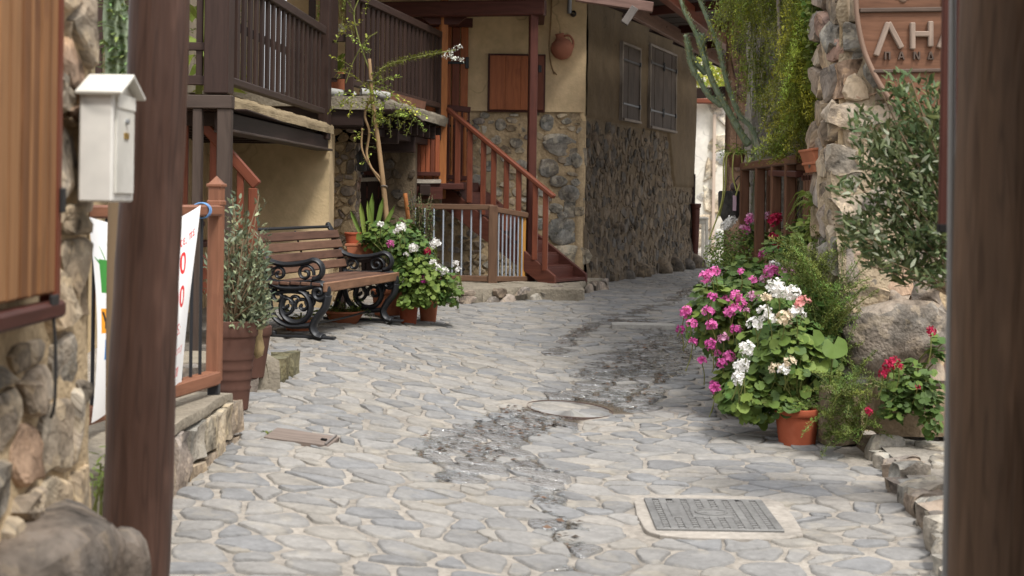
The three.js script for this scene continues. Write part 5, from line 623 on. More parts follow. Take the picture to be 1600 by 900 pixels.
// ---------------------------------------------------------------- sunlit end of the lane
reseed(8);
{
  const t = thing('far_house', 'pale sunlit stone and whitewash house closing the end of the lane', 'house', V(6, .4, -34)), o = local(t), fr = frame(V(2.5, 0, -34), V(9.5, 0, -34)); part('wall', sheet((x, y, z) => fr.map(x, y, z).add(o), 0, .2, 7, 7, 40, 40, (x, y) => .04 * (fbm(x * 2, y * 2, 4) - .5)), M.whitewash, t); part('core', cbox(7, 7, .6, .02).translate(6 + o.x, 3.5 + o.y, -34.35 + o.z), M.plasterCream, t);
  const X = (px) => W(px, 300, 34).x - 2.5; rubble(t, fr, X(1098), .5, X(1190), 5, { size: .42, aspect: 1.5, joint: .03, bulge: .06, mats: S.pale, n: 9, skip: .1 }); rubble(t, fr, X(1084), .5, X(1112), 1.9, { size: .36, aspect: 1.3, joint: .03, bulge: .05, mats: S.pale, n: 9, skip: .4 });
  bar('downpipe', V(W(1115, 300, 33.9).x, .4, -33.9), V(W(1115, 300, 33.9).x, 3.7, -33.9), .07, .07, mat('pipeBrown', [.50, .40, .32], { roughness: .6 }), t); part('cornice', cbox(1.1, .12, .3, .02).translate(W(1100, 158, 33.8).x + o.x, W(1100, 158, 33.8).y + o.y, -33.8 + o.z), M.redWood, t);
  const tb = thing('side_table', 'small weathered white table at the bright end of the lane', 'table', V(W(1094, 400, 27).x, G(3.5, 27), -27)); const h = W(1094, 341, 27).y - tb.position.y; part('tabletop', cbox(.30, .04, .6, .006).translate(-.02, h, -.15), M.whitewash, tb); part('apron', cbox(.26, .09, .54, .004).translate(-.02, h - .065, -.15), M.whitewash, tb); for (const [x, z] of [[.1, .1], [.1, -.4], [-.14, .1], [-.14, -.4]]) part('leg', cbox(.055, h - .02, .055, .004).translate(x, h / 2 - .01, z), M.whitewash, tb);
  const p = thing('tall_planter', 'tall tapering red brown planter standing by the end of the dark wall', 'planter', V(W(1086, 400, 26.3).x, G(3.4, 26.3), -26.3)); const ph = W(1088, 318, 26.3).y - p.position.y; part('body', lathe([[.0, 0], [.06, 0], [.085, ph * .5], [.10, ph - .08], [.12, ph - .07], [.125, ph], [.10, ph], [.1, ph - .1], [0, ph - .12]], 4).rotateY(.78), M.redWoodDark, p);
  const dbx = onPlane(1083, 350, CA, CB), fpost = thing('corner_board', 'narrow dark upright board at the far end of the dark stone wall', 'board', V(dbx.x + .05, .4, dbx.z)); postBar('board', V(dbx.x - .01, .38, dbx.z + .03), W(1083, 272, 26.4).y, .06, .16, M.darkWoodB, fpost, .006);
  // yellow green tree crown showing over the beam
  const tr = thing('lemon_tree', 'small yellow green tree glowing beyond the end of the canopy', 'tree', V(5.0, .4, -31)); const L = []; for (let i = 0; i < 900; i++) { const a = R(0, 6.28), b = Math.acos(R(-1, 1)), r = .75 * Math.cbrt(rnd()); L.push(xf(V(Math.sin(b) * Math.cos(a) * r - .55, 4.0 + Math.cos(b) * r * .8, Math.sin(b) * Math.sin(a) * r), R(0, 6.3), R(-1, 1), R(-1, 1), R(.7, 1.3))); } tag(part('crown', massGeo([bladeGeo(.12, .06)], L, toneV()), leafV('lemonLeaf', [.42, .46, .08], .35), tr), null, null, null, 'stuff'); part('trunk', tubeGeo([V(.3, -.1, 0), V(.1, 1.6, 0), V(-.3, 3.2, .1), V(-.5, 4.1, 0)], (t) => lerp(.09, .03, t), 14, 8), M.cane, tr);
}
// ---------------------------------------------------------------- plants
reseed(9);
const LV = { ger: [leafM('geraniumLeaf0', [.115, .18, .032]), leafM('geraniumLeaf1', [.065, .115, .022]), leafM('geraniumLeaf2', [.19, .26, .05]), leafM('geraniumLeaf3', [.095, .15, .045]), leafM('geraniumLeaf4', [.14, .20, .035])], gerV: leafV('geraniumFoliage', [.10, .165, .033]), olive: [leafM('oliveLeaf0', [.15, .175, .085], .15, .45), leafM('oliveLeaf1', [.08, .10, .042], .15, .45), leafM('oliveLeaf2', [.27, .29, .20], .15, .5)], oliveV: leafV('oliveFoliage', [.10, .135, .05], .15, .5), silver: [leafM('silverLeaf0', [.20, .225, .15], .2), leafM('silverLeaf1', [.14, .165, .09], .2), leafM('silverLeaf2', [.34, .38, .22], .25)], silverV: leafV('silverFoliage', [.17, .195, .115], .2), fernV: leafV('fernFoliage', [.135, .185, .035], .3), fernYV: leafV('fernYellow', [.34, .40, .06], .4), vineV: leafV('vineFoliage', [.38, .42, .07], .35), agave: [leafM('agaveLeaf0', [.28, .36, .08], .3, .45), leafM('agaveLeaf1', [.19, .28, .06], .3, .45)], cactus: mat('cactusSkin', [.25, .30, .20], { roughness: .75, bumpMap: T.stoneB, bumpScale: .004 }), cactusPale: mat('cactusPale', [.34, .33, .25], { roughness: .8, bumpMap: T.stoneB, bumpScale: .003 }), stem: mat('stem', [.16, .17, .05], { roughness: .8 }), twig: mat('twig', [.20, .14, .085], { roughness: .9 }) };
const FL = { white: leafM('petalWhite', [.84, .82, .78], .25), cream: leafM('petalCream', [.72, .60, .43], .25), pink: leafM('petalPink', [.77, .19, .48], .3), magenta: leafM('petalMagenta', [.66, .12, .40], .3), pale: leafM('petalPalePink', [.80, .42, .60], .3), salmon: leafM('petalSalmon', [.74, .32, .30], .3), red: leafM('petalRed', [.42, .012, .06], .25), plum: leafM('petalPlum', [.30, .02, .16], .25) };
const gerLeaf = [0, 1, 2, 3].map(() => lobed(.042, 7, .22, 13)), olLeaf = [bladeGeo(.058, .020, .2, .15), bladeGeo(.05, .018, .3, .3), bladeGeo(.064, .019, .2, -.1)], needle = [geo([0, 0, 0, -.003, 0, .014, .003, 0, .014, 0, .002, .03], [0, 2, 1, 1, 2, 3]), geo([0, 0, 0, -.0045, 0, .01, .0045, 0, .01, 0, -.003, .022], [0, 2, 1, 1, 2, 3])], smallLeaf = [bladeGeo(.03, .016, .25, .2), bladeGeo(.026, .013, .25, .1)];
const umbels = [0, 1, 2].map((vi) => { const pet = geo([0, 0, 0, -.4, .06, .55, 0, .1, .95, .4, .06, .55, 0, -.02, .4], [0, 4, 1, 4, 2, 1, 4, 3, 2, 0, 3, 4]), L = []; const nf = 11 + 3 * vi; for (let i = 0; i < nf; i++) { const a = i * 2.4 + R(-.5, .5), b = Math.acos(1 - (1.1 + .25 * vi) * (i + .5) / nf), d = V(Math.sin(b) * Math.cos(a), Math.cos(b), Math.sin(b) * Math.sin(a)), q = new THREE.Quaternion().setFromUnitVectors(V(0, 1, 0), d), sp = R(0, 6.3); for (let k = 0; k < 5; k++) { const m = new THREE.Matrix4().compose(d.clone().multiplyScalar(.62 * R(.6, 1.3)), q.clone().multiply(new THREE.Quaternion().setFromEuler(new THREE.Euler(-.35, sp + k * 1.257 + R(-.1, .1), 0, 'YXZ'))), V(1, 1, 1).multiplyScalar(.46 * R(.85, 1.15))); L.push(m); } } const g = massGeo([pet], L, () => [1, 1, 1]); g.deleteAttribute('color'); return g; });
const inEll = (c, r, sh = .45) => { const a = R(0, 6.283), z = R(-1, 1), q = Math.sqrt(1 - z * z), k = Math.pow(rnd(), sh); return V(c.x + Math.cos(a) * q * r.x * k, c.y + z * r.y * k, c.z + Math.sin(a) * q * r.z * k); };
const facing = (p, c, s, o = {}) => { const d = p.clone().sub(c).normalize().add(V(0, o.up ?? .6, .25)).normalize(); const q = new THREE.Quaternion().setFromUnitVectors(V(0, 1, 0), d); q.multiply(new THREE.Quaternion().setFromEuler(new THREE.Euler(R(-.45, .45), R(0, 6.3), R(-.45, .45)))); return new THREE.Matrix4().compose(p, q, V(s, s, s)); };
function stems(t, from, tips, r, m, name = 'stem', sag = .12) { const o = local(t); const gs = tips.map((p) => { const mid = from.clone().lerp(p, .5).add(V(R(-.04, .04), sag * from.distanceTo(p), R(-.04, .04))); return tubeGeo([from, mid, p].map((v) => v.clone().add(o)), (u) => lerp(r, r * .5, u), 6, 5); }); if (gs.length) part(name, merge(gs), m, t); }
function pot(label, px, py, D, w, h, m, o = {}) { // px, py is the foot; w top width in metres
  const p = W(px, py, D), y = o.y ?? p.y, t = thing(o.name ?? 'flower_pot', label, o.cat ?? 'pot', V(p.x, y, p.z), o.turn ?? 0, o.group), r = w / 2, b = r * (o.taper ?? .72); const rib = []; if (o.ribs) for (let i = 0; i < o.ribs; i++) { const v = h * (.25 + .45 * i / o.ribs), rr = lerp(b, r, v / h); rib.push([rr, v - .012], [rr + .009, v], [rr, v + .012]); }
  part('body', lathe([[0, 0], [b, 0], [b + .004, .01], ...rib, [r * .93, h * .8], [r * .945, h * .82], [r, h * .83], [r * 1.015, h * .9], [r * 1.01, h - .006], [r * .985, h], [r * .9, h], [r * .88, h * .86], [0, h * .86]], 32).translate(0, 0, 0), m, t); part('soil', lathe([[r * .9, h * .865], [r * .5, h * .89], [0, h * .9]], 20), M.soil, t); return { t, top: V(p.x, y + h * .88, p.z), p: V(p.x, y, p.z) };
}
function geranium(label, from, clumps, o) { // clumps: [px, py, D, rx, ry, rz, n] ; flowers: [px, py, D, colour, size]
  const t = thing('geranium', label, o.cat ?? 'flowering plant', from, 0, null), oo = local(t), L = [], tips = [];
  for (const [px, py, D, rx, ry, rz, n0] of clumps) { const n = Math.round(n0 * (o.dens ?? 1.5)); const c = W(px, py, D), r = V(rx * D / F, ry * D / F, rz); for (let i = 0; i < n; i++) { const p = inEll(c, r); p.y = Math.max(p.y, G(p.x, -p.z) + .04); L.push(facing(p, c.clone().add(V(0, -.1, 0)), R(.6, 1.25) * .86 * (o.size ?? 1))); if (i % 14 === 0) tips.push(p); } }
  leaves(t, o.leaf ?? gerLeaf, L, o.mats ?? LV.ger, o.matV ?? LV.gerV, o.single ?? 250); stems(t, from, tips, .007, LV.stem);
  const ft = []; for (const [px, py, D, c, s] of o.flowers ?? []) { const p = W(px, py, D); const f = part('flower_head', pick(umbels), FL[c], t, p.clone().add(oo)); f.rotation.set(R(-.1, .6), R(0, 6), R(-.4, .4)); f.scale.setScalar((s ?? .05) * R(.9, 1.15) * (o.fs ?? 1)); ft.push(p.clone().add(V(0, -.01, -.01))); } for (const p of ft) { const b = p.clone().add(V(R(-.05, .05), -R(.12, .2), -R(.02, .1))); part('flower_stalk', tubeGeo([b, b.clone().lerp(p, .5).add(V(.01, 0, 0)), p].map((v) => v.clone().add(oo)), .0035, 4, 4), LV.stem, t); }
  return t;
}
// strands: start points, each a drooping or rising line set with fine leaves
function strandPts(a, dir, len, droop, n = 9, wob = .06) { const p = [a.clone()], d = dir.clone().normalize(), s = len / n; for (let i = 0; i < n; i++) { d.add(V(R(-wob, wob), -droop / n, R(-wob, wob))).normalize(); p.push(p[i].clone().addScaledVector(d, s)); } return p; }
function feather(t, list, bases, m, o = {}) { const L = [], TN = [], oo = local(t), tubes = []; for (const pts of list) { const c = new THREE.CatmullRomCurve3(pts), len = c.getLength(), n = Math.round(len * (o.per ?? 60)), tn = toneV(.45, 1.5, .2)(); if (o.tw) tubes.push(tubeGeo(pts.map((p) => p.clone().add(oo)), o.tw, pts.length, 4, false)); for (let i = 0; i < n; i++) { const u = (i + rnd()) / n, p = c.getPointAt(u), sp = o.spread * lerp(1, o.tip ?? .5, u); p.add(V(R(-1, 1) * sp, R(-1, 1) * sp * .8, R(-1, 1) * sp)); L.push(xf(p.add(oo), R(0, 6.3), R(-1.2, .6), R(-.6, .6), R(.6, 1.4) * (o.s ?? 1))); TN.push(tn); } } if (tubes.length) part('stem', merge(tubes), o.tm ?? LV.stem, t); return tag(part(o.name ?? 'foliage', massGeo(bases, L, (k) => { const q = R(.75, 1.25); return TN[k].map((x) => x * q); }), m, t), null, null, null, 'stuff'); }

{ // right: the two big geraniums
  const Z = (x, y) => [1040 + x * .378, 380 + y * .378]; const fl = (D, list) => list.map(([x, y, c, s]) => [...Z(x, y), D + R(-.12, .05), c, s]);
  geranium('sprawling geranium with bright pink flowers leaning into the lane', V(1.72, .12, -10.3), [[1140, 500, 10.2, 66, 66, .32, 520], [1110, 480, 10.0, 40, 40, .2, 130], [1175, 450, 10.6, 40, 40, .3, 160], [1150, 600, 10.0, 34, 44, .25, 260], [1165, 440, 10.9, 55, 40, .3, 150]], { single: 290, flowers: fl(9.88, [[185, 130, 'pink', .055], [165, 140, 'pink'], [205, 118, 'pink'], [110, 335, 'pink', .045], [78, 290, 'magenta', .04], [88, 278, 'pink', .035], [178, 285, 'pink', .052], [190, 338, 'pink', .045], [245, 240, 'pink', .052], [290, 218, 'pink', .045], [285, 275, 'pink', .06], [312, 250, 'pink', .05], [262, 290, 'pink', .05], [193, 224, 'magenta', .042], [113, 410, 'magenta', .04], [150, 487, 'magenta', .042], [232, 497, 'magenta', .038], [262, 470, 'pink', .045], [185, 418, 'magenta', .045], [240, 395, 'pale', .05], [360, 155, 'pink', .04], [360, 222, 'pale', .052], [62, 358, 'plum', .035], [290, 360, 'magenta', .045], [312, 118, 'pink', .03], [205, 605, 'magenta', .05], [215, 455, 'pink', .03], [200, 590, 'magenta', .04], [335, 280, 'pale', .03]]) });
  const P = pot('round terracotta flower pot holding the white geranium', 1245, 702, 9.15, .30, .27, M.terracottaRed);
  geranium('full geranium with white flower clusters in the terracotta pot', P.top, [[1225, 560, 9.3, 72, 72, .32, 520], [1240, 480, 9.6, 60, 50, .3, 230], [1180, 620, 9.25, 55, 44, .25, 260], [1285, 560, 9.5, 36, 70, .25, 170], [1225, 630, 9.15, 36, 22, .15, 110]], { single: 290, size: 1.08, flowers: [...fl(9.0, [[455, 185, 'white', .075], [470, 200, 'white', .06], [522, 208, 'white', .055], [408, 288, 'white', .055], [430, 315, 'white', .062], [370, 338, 'white', .06], [490, 310, 'cream', .06], [540, 293, 'white', .062], [335, 435, 'white', .062], [310, 515, 'white', .055], [300, 555, 'white', .05], [325, 500, 'white', .04], [455, 522, 'cream', .055], [515, 495, 'cream', .05], [490, 527, 'white', .045], [415, 230, 'cream', .045], [565, 250, 'salmon', .06], [298, 580, 'white', .04]]), ...fl(10.4, [[450, 92, 'white', .05], [435, 120, 'pink', .06], [515, 112, 'pale', .065], [505, 150, 'pale', .055], [430, 165, 'magenta', .05], [500, 188, 'magenta', .04], [404, 150, 'pale', .04]])] });
  const bl = thing('broad_leaf', 'single broad pale green leaf beside the stone boulder', 'leaf', W(1302, 538, 9.1)); const big = lobed(.105, 5, .2, 18); for (const [x, y, s, m] of [[0, 0, .85, 0], [-.13, .05, .6, 0], [-.09, -.12, .62, 2], [-.2, -.04, .5, 0]]) { const k = part('leaf', big, LV.ger[m], bl, V(x, y, R(-.03, .03))); k.rotation.set(.9, R(-.6, .6), R(-.2, .3)); k.scale.setScalar(s); } part('stem', tubeGeo([V(0, 0, 0), V(.0, -.15, -.04), V(-.02, -.42, -.08)], .005, 6, 5), LV.stem, bl);
}
{ // ferny greens at the wall
  const t = thing('asparagus_fern', 'feathery green fern bush filling the corner beside the rough wall', 'fern', V(2.1, .15, -10.0)); const L = []; for (let i = 0; i < 70; i++) { const a = W(R(1258, 1316), R(450, 590), R(9.3, 9.5)); L.push(strandPts(a, V(R(-.6, .4), R(.5, 1.2), R(-.2, .4)), R(.2, .45), R(.3, 1.1))); } for (let i = 0; i < 50; i++) { const a = W(R(1240, 1310), R(400, 480), R(9.5, 10.2)); L.push(strandPts(a, V(R(-.6, .5), R(.2, 1), R(0, .5)), R(.2, .42), R(.6, 1.4))); } feather(t, L, needle, LV.fernV, { per: 700, spread: .030, s: .8, tw: .0025 });
  const u = thing('asparagus_fern', 'small trailing fern at the foot of the pot and stone planter', 'fern', V(2.1, .08, -9.2)); const K = []; for (let i = 0; i < 84; i++) { const a = W(R(1296, 1350), R(600, 692), R(8.62, 8.9)); K.push(strandPts(a, V(R(-.8, .6), R(.1, 1), R(-.1, .6)), R(.14, .34), R(.5, 1.8))); } feather(u, K, needle, LV.fernV, { per: 560, spread: .024, s: .75, tw: .002 });
  // round green bush at the far end and the leafy climber
  const b = thing('round_bush', 'dense round bush of small leaves by the terrace corner', 'bush', V(2.05, .3, -13.2)); const c = W(1148, 405, 13.2), Lb = []; for (let i = 0; i < 2600; i++) { const p = inEll(c, V(.30, .30, .3), .3); Lb.push(facing(p.add(local(b)), c.clone().add(local(b)), R(.8, 1.3), { up: .4 })); } tag(part('foliage', massGeo(smallLeaf, Lb, toneV(.6, 1.4)), leafV('bushLeaf', [.165, .225, .05], .3), b), null, null, null, 'stuff'); stems(b, V(2.05, .3, -13.2), [0, 1, 2, 3, 4].map(() => inEll(c, V(.2, .2, .2))), .01, LV.twig); const wb = [[1138, 350], [1143, 345], [1133, 354]].map(([x, y]) => W(x, y, 13)); wb.forEach((p) => { const f = part('flower_head', pick(umbels), FL.white, b, p.add(local(b))); f.scale.setScalar(.055); }); const pb = W(1160, 356, 13); part('flower_head', pick(umbels), FL.pale, b, pb.add(local(b))).scale.setScalar(.04);
  geranium('leafy yellow green climber sprawling below the slatted rail', V(2.15, .9, -10.9), [[1262, 370, 10.7, 34, 34, .2, 120], [1235, 395, 11.2, 40, 26, .25, 110], [1280, 350, 10.4, 20, 40, .15, 70], [1215, 425, 10.9, 60, 22, .25, 130]], { cat: 'climber', size: .95, mats: [leafM('climberLeaf0', [.24, .30, .05]), leafM('climberLeaf1', [.16, .24, .04]), LV.ger[2]], single: 220 });
  const s = thing('spider_plant', 'spider plant with long pale arching blades beside the slats', 'plant', W(1275, 330, 10.3)); const o = s.position; for (let i = 0; i < 22; i++) { const a = R(2.2, 4.6), pts = [V(0, 0, 0)]; const len = R(.18, .34), up = R(.12, .28), dx = -Math.abs(Math.cos(a)) * len * R(.6, 1), dz = R(-.1, .2); for (let k = 1; k <= 5; k++) { const u = k / 5; pts.push(V(dx * u + .05 * (i % 3 - 1) * u, up * (1.9 * u - 1.6 * u * u) * 1.3 - .22 * u * u, dz * u)); } const P = [], I = []; pts.forEach((p, k) => { const w = .009 * (1 - .8 * Math.pow(k / 5, 2)); P.push(p.x, p.y - w, p.z, p.x, p.y + w, p.z + .006); }); for (let k = 0; k < 5; k++) I.push(2 * k, 2 * k + 1, 2 * k + 2, 2 * k + 1, 2 * k + 3, 2 * k + 2); part('blade', geo(P, I), [leafM('spiderLeaf', [.40, .47, .18], .3), LV.agave[0]][i % 3 ? 0 : 1], s); }
}
{ // red and pink flowers on the terrace, their pink pot
  const p = thing('planter_box', 'small pinkish concrete planter box on the terrace behind the red flowers', 'planter', W(1220, 378, 12.4)); part('box', roughBlock(.19, .11, .16, .004, 6, 6).translate(0, .055, 0), M.pinkClay, p); part('soil', cbox(.15, .01, .12, .002).translate(0, .113, 0), M.soil, p);
  geranium('dark red geranium by the pinkish planter box', V(2.3, 1.05, -12.3), [[1215, 385, 12.1, 22, 24, .12, 40]], { single: 40, flowers: [[1208, 346, 12.0, 'red', .06], [1214, 340, 12.05, 'red', .05], [1208, 372, 11.9, 'red', .06], [1218, 385, 11.9, 'red', .065], [1224, 392, 11.9, 'red', .055], [1205, 392, 11.9, 'plum', .05], [1192, 398, 11.9, 'magenta', .045], [1214, 398, 11.9, 'magenta', .04]] });
  geranium('pale leaved geranium with pink flowers behind the brown rail', V(2.4, 1.05, -13.4), [[1180, 372, 13.4, 22, 26, .12, 60], [1196, 380, 13.2, 16, 22, .1, 40]], { single: 60, mats: [LV.ger[2], leafM('paleGeranium', [.33, .38, .16])], flowers: [[1171, 345, 13.3, 'pink', .05], [1166, 360, 13.3, 'pink', .05], [1198, 338, 13.3, 'pale', .05], [1172, 338, 13.35, 'pale', .045]] });
  // tilted terracotta trough on the rail with trailing green
  const c = W(1281, 249, 10.3), t = thing('terracotta_trough', 'tilted terracotta trough hooked on top of the terrace rail', 'planter', c); const sh = [[-.10, .085], [.10, .085], [.07, -.085], [-.07, -.085]]; const body = prism(sh, -.22, .22, .008).rotateZ(.14); part('body', body, M.terracotta, t); for (const y of [.075, -.02]) part('band', cbox(.205 - (y < 0 ? .028 : 0), .02, .46, .005).rotateZ(.14).translate(-y * .14, y, 0), M.terracotta, t);
  // hanging pot with fern and trailing pale strands, dark pot below
  const hp = W(1150, 250, 13.9), h = thing('hanging_pot', 'brown hanging pot of green fern with trailing yellow stems', 'hanging plant', hp); part('pot', lathe([[0, -.07], [.06, -.07], [.085, .03], [.09, .05], [.075, .05], [0, .03]], 20), M.terracottaDark, h); tube('wire', [hp.clone().add(V(0, .04, 0)), hp.clone().add(V(.02, 1.2, 0))], .003, M.ironDull, h, 1, 4); const F1 = []; for (let i = 0; i < 34; i++) F1.push(strandPts(hp.clone().add(V(R(-.06, .06), .05, R(-.05, .05))), V(R(-1, .8), R(.2, 1), R(-.5, .8)), R(.10, .20), R(.6, 1.6), 6)); feather(h, F1, smallLeaf, leafV('hangFern', [.27, .36, .05], .35), { per: 160, spread: .016, s: .7 });
  for (const [dx, len, sw] of [[-.08, .55, -.05], [-.03, .3, .04], [.03, .35, -.05], [-.10, .78, -.12], [.07, .26, .03]]) tube('trailing_stem', [hp.clone().add(V(dx * .6, .07, .05)), hp.clone().add(V(dx * 1.2, .05, .09)), hp.clone().add(V(dx * 1.4, -len * .5, .08)), hp.clone().add(V(dx * 1.4 + sw, -len, .06))], .008, mat('trailing' + dx, [.42, .42, .13], { roughness: .6 }), h, 16, 5);
  const dp = W(1140, 322, 14), d = thing('stone_pot', 'dark grey stone pot with a faded pink ribbon under the hanging fern', 'pot', dp); part('body', lathe([[0, -.17], [.06, -.16], [.11, -.06], [.115, .13], [.10, .15], [.085, .14], [0, .1]], 14), mat('darkPot', [.09, .085, .08], { map: T.stone, bumpMap: T.stoneB, bumpScale: .01, roughness: .9 }), d); part('ribbon', cbox(.035, .15, .006, .002).translate(.03, .03, .12), mat('ribbon', [.55, .38, .45], { roughness: .8 }), d); part('plum_ball', new THREE.SphereGeometry(.035, 12, 10).scale(1, 1.2, 1).translate(.03, .19, .05), mat('plumBall', [.12, .08, .09], { roughness: .5 }), d); part('bracket', tubeGeo([V(0, .14, 0), V(.1, .3, -.03), V(.18, .3, -.05)], .006, 8, 5), M.ironDull, d);
}
{ // tall branching cactus
  const D = 13.9, t = thing('tree_cactus', 'tall branching grey green cactus rising behind the wooden rail', 'cactus', V(W(1172, 400, D).x, 1.02, -D)), o = local(t), N = []; const Q = (x, y) => W(1040 + x * .2667, y * .2667, D);
  const limb = (pts, r0, r1, m, dz = 0) => { const P = pts.map(([x, y], i) => Q(x, y).add(V(0, 0, dz * i / pts.length))); part('limb', tubeGeo(P.map((p) => p.clone().add(o)), (u, k) => lerp(r0, r1, u) * (1 + .16 * Math.cos(k * 5) + .06 * Math.sin(u * 60)), P.length * 8, 20), m, t); if (m === LV.cactus) { const c = new THREE.CatmullRomCurve3(P), len = c.getLength(); for (let i = 0; i < len * 420; i++) { const u = rnd(), p = c.getPointAt(u), a = R(0, 6.3), rr = lerp(r0, r1, u); N.push(xf(p.add(V(Math.cos(a) * rr, 0, Math.sin(a) * rr)).add(o), -a + 1.57, -.7, 0, R(.5, 1.1))); } } };
  limb([[515, 1550], [520, 1250], [535, 900], [500, 750], [440, 690], [380, 560], [340, 430], [300, 270], [240, 120], [190, 0], [160, -90]], .030, .014, LV.cactus, .1); limb([[490, 850], [440, 780], [370, 660], [310, 560], [250, 430], [215, 330], [170, 200], [110, 90], [80, 10], [70, -60]], .034, .012, LV.cactus, .15); limb([[330, 620], [250, 560], [200, 480], [150, 400], [125, 280]], .027, .017, LV.cactus, .12); limb([[235, 430], [185, 385], [130, 300], [105, 215]], .026, .016, LV.cactus, .2); limb([[245, 410], [220, 310], [212, 200]], .026, .016, LV.cactus, .05); limb([[170, 440], [135, 350], [118, 260]], .024, .015, LV.cactus, .25); limb([[500, 750], [545, 900], [525, 1200], [512, 1550]], .03, .036, LV.cactusPale, .12);
  tag(part('spines', massGeo([bladeGeo(.042, .011, .3, -.2)], N, toneV(.8, 1.5)), leafV('cactusLeaf', [.32, .38, .21], .2), t), null, null, null, 'stuff');
}
{ // hanging greenery from the eave
  const A = thing('hanging_vine', 'bright yellow green vine hanging from the eave beside the cactus', 'vine', V(2.2, 4.1, -12.6)), La = []; for (let i = 0; i < 150; i++) { const D = R(12.2, 13.2), px = R(1125, 1225), env = px < 1150 ? 62 : px < 1180 ? 100 : 80; const a = W(px, R(-60, 10), D); La.push(strandPts(a, V(R(-.4, .4), -.6, R(-.1, .4)), R(.24, .3 + env / 260), .6)); } for (let i = 0; i < 26; i++) { const a = W(R(1160, 1200), R(60, 110), 12.4); La.push(strandPts(a, V(R(-.1, .3), -1, .1), R(.2, .55), .5)); } for (let i = 0; i < 10; i++) La.push(strandPts(W(R(1182, 1202), R(130, 170), 12.4), V(R(-.1, .1), -1, 0), R(.15, .3), .3)); feather(A, La, smallLeaf, LV.fernYV, { per: 120, spread: .05, s: .8, tw: .003, tip: .8 });
  const B = thing('hanging_vine', 'thick curtain of green feathery vine hanging down to the terrace rail', 'vine', V(2.4, 4.1, -11.3)), Lb = []; for (let i = 0; i < 170; i++) { const D = R(10.8, 11.7), px = R(1236, 1308); const a = W(px, R(-60, 60), D); Lb.push(strandPts(a, V(R(-.3, .2), -.8, R(-.1, .4)), R(.4, 1.0), .6)); } for (let i = 0; i < 200; i++) { const px = R(1242, 1304), a = W(px, R(60, 200), R(10.8, 11.5)); Lb.push(strandPts(a, V(R(-.8, .3), R(-.6, .3), R(-.1, .5)), R(.2, .45), R(.6, 1.2))); } for (let i = 0; i < 18; i++) Lb.push(strandPts(W(R(1215, 1260), R(210, 240), 11), V(-1, R(-.2, .4), .2), R(.15, .32), 1)); feather(B, Lb, needle, LV.vineV, { per: 420, spread: .034, s: 1.15, tw: .0022, tip: .8 });
  const C = thing('leafy_vine', 'rounder leaved vine at the edge of the rough wall', 'vine', V(2.2, 3.6, -10.6)), Lc = []; for (let i = 0; i < 46; i++) Lc.push(strandPts(W(R(1262, 1306), R(-40, 60), R(10.3, 10.7)), V(R(-.2, .2), -1, .1), R(.2, .45), .4)); for (let i = 0; i < 14; i++) Lc.push(strandPts(W(R(1285, 1306), R(80, 190), 10.5), V(R(-.1, .1), -1, .1), R(.2, .4), .3)); feather(C, Lc, [lobed(.02, 3, .2, 6), lobed(.024, 3, .2, 6)], leafV('roundVine', [.23, .32, .06], .35), { per: 85, spread: .035, s: 1, tw: .003, tip: .9 });
  const p = thing('wooden_pole', 'thin pale wooden pole standing between the two hanging vines', 'pole', V(W(1217, 200, 12).x, 1.9, -12)); tube('pole', [W(1222, 175, 12), W(1215, -40, 12)], .018, M.whiteWood, p, 2, 8);
}
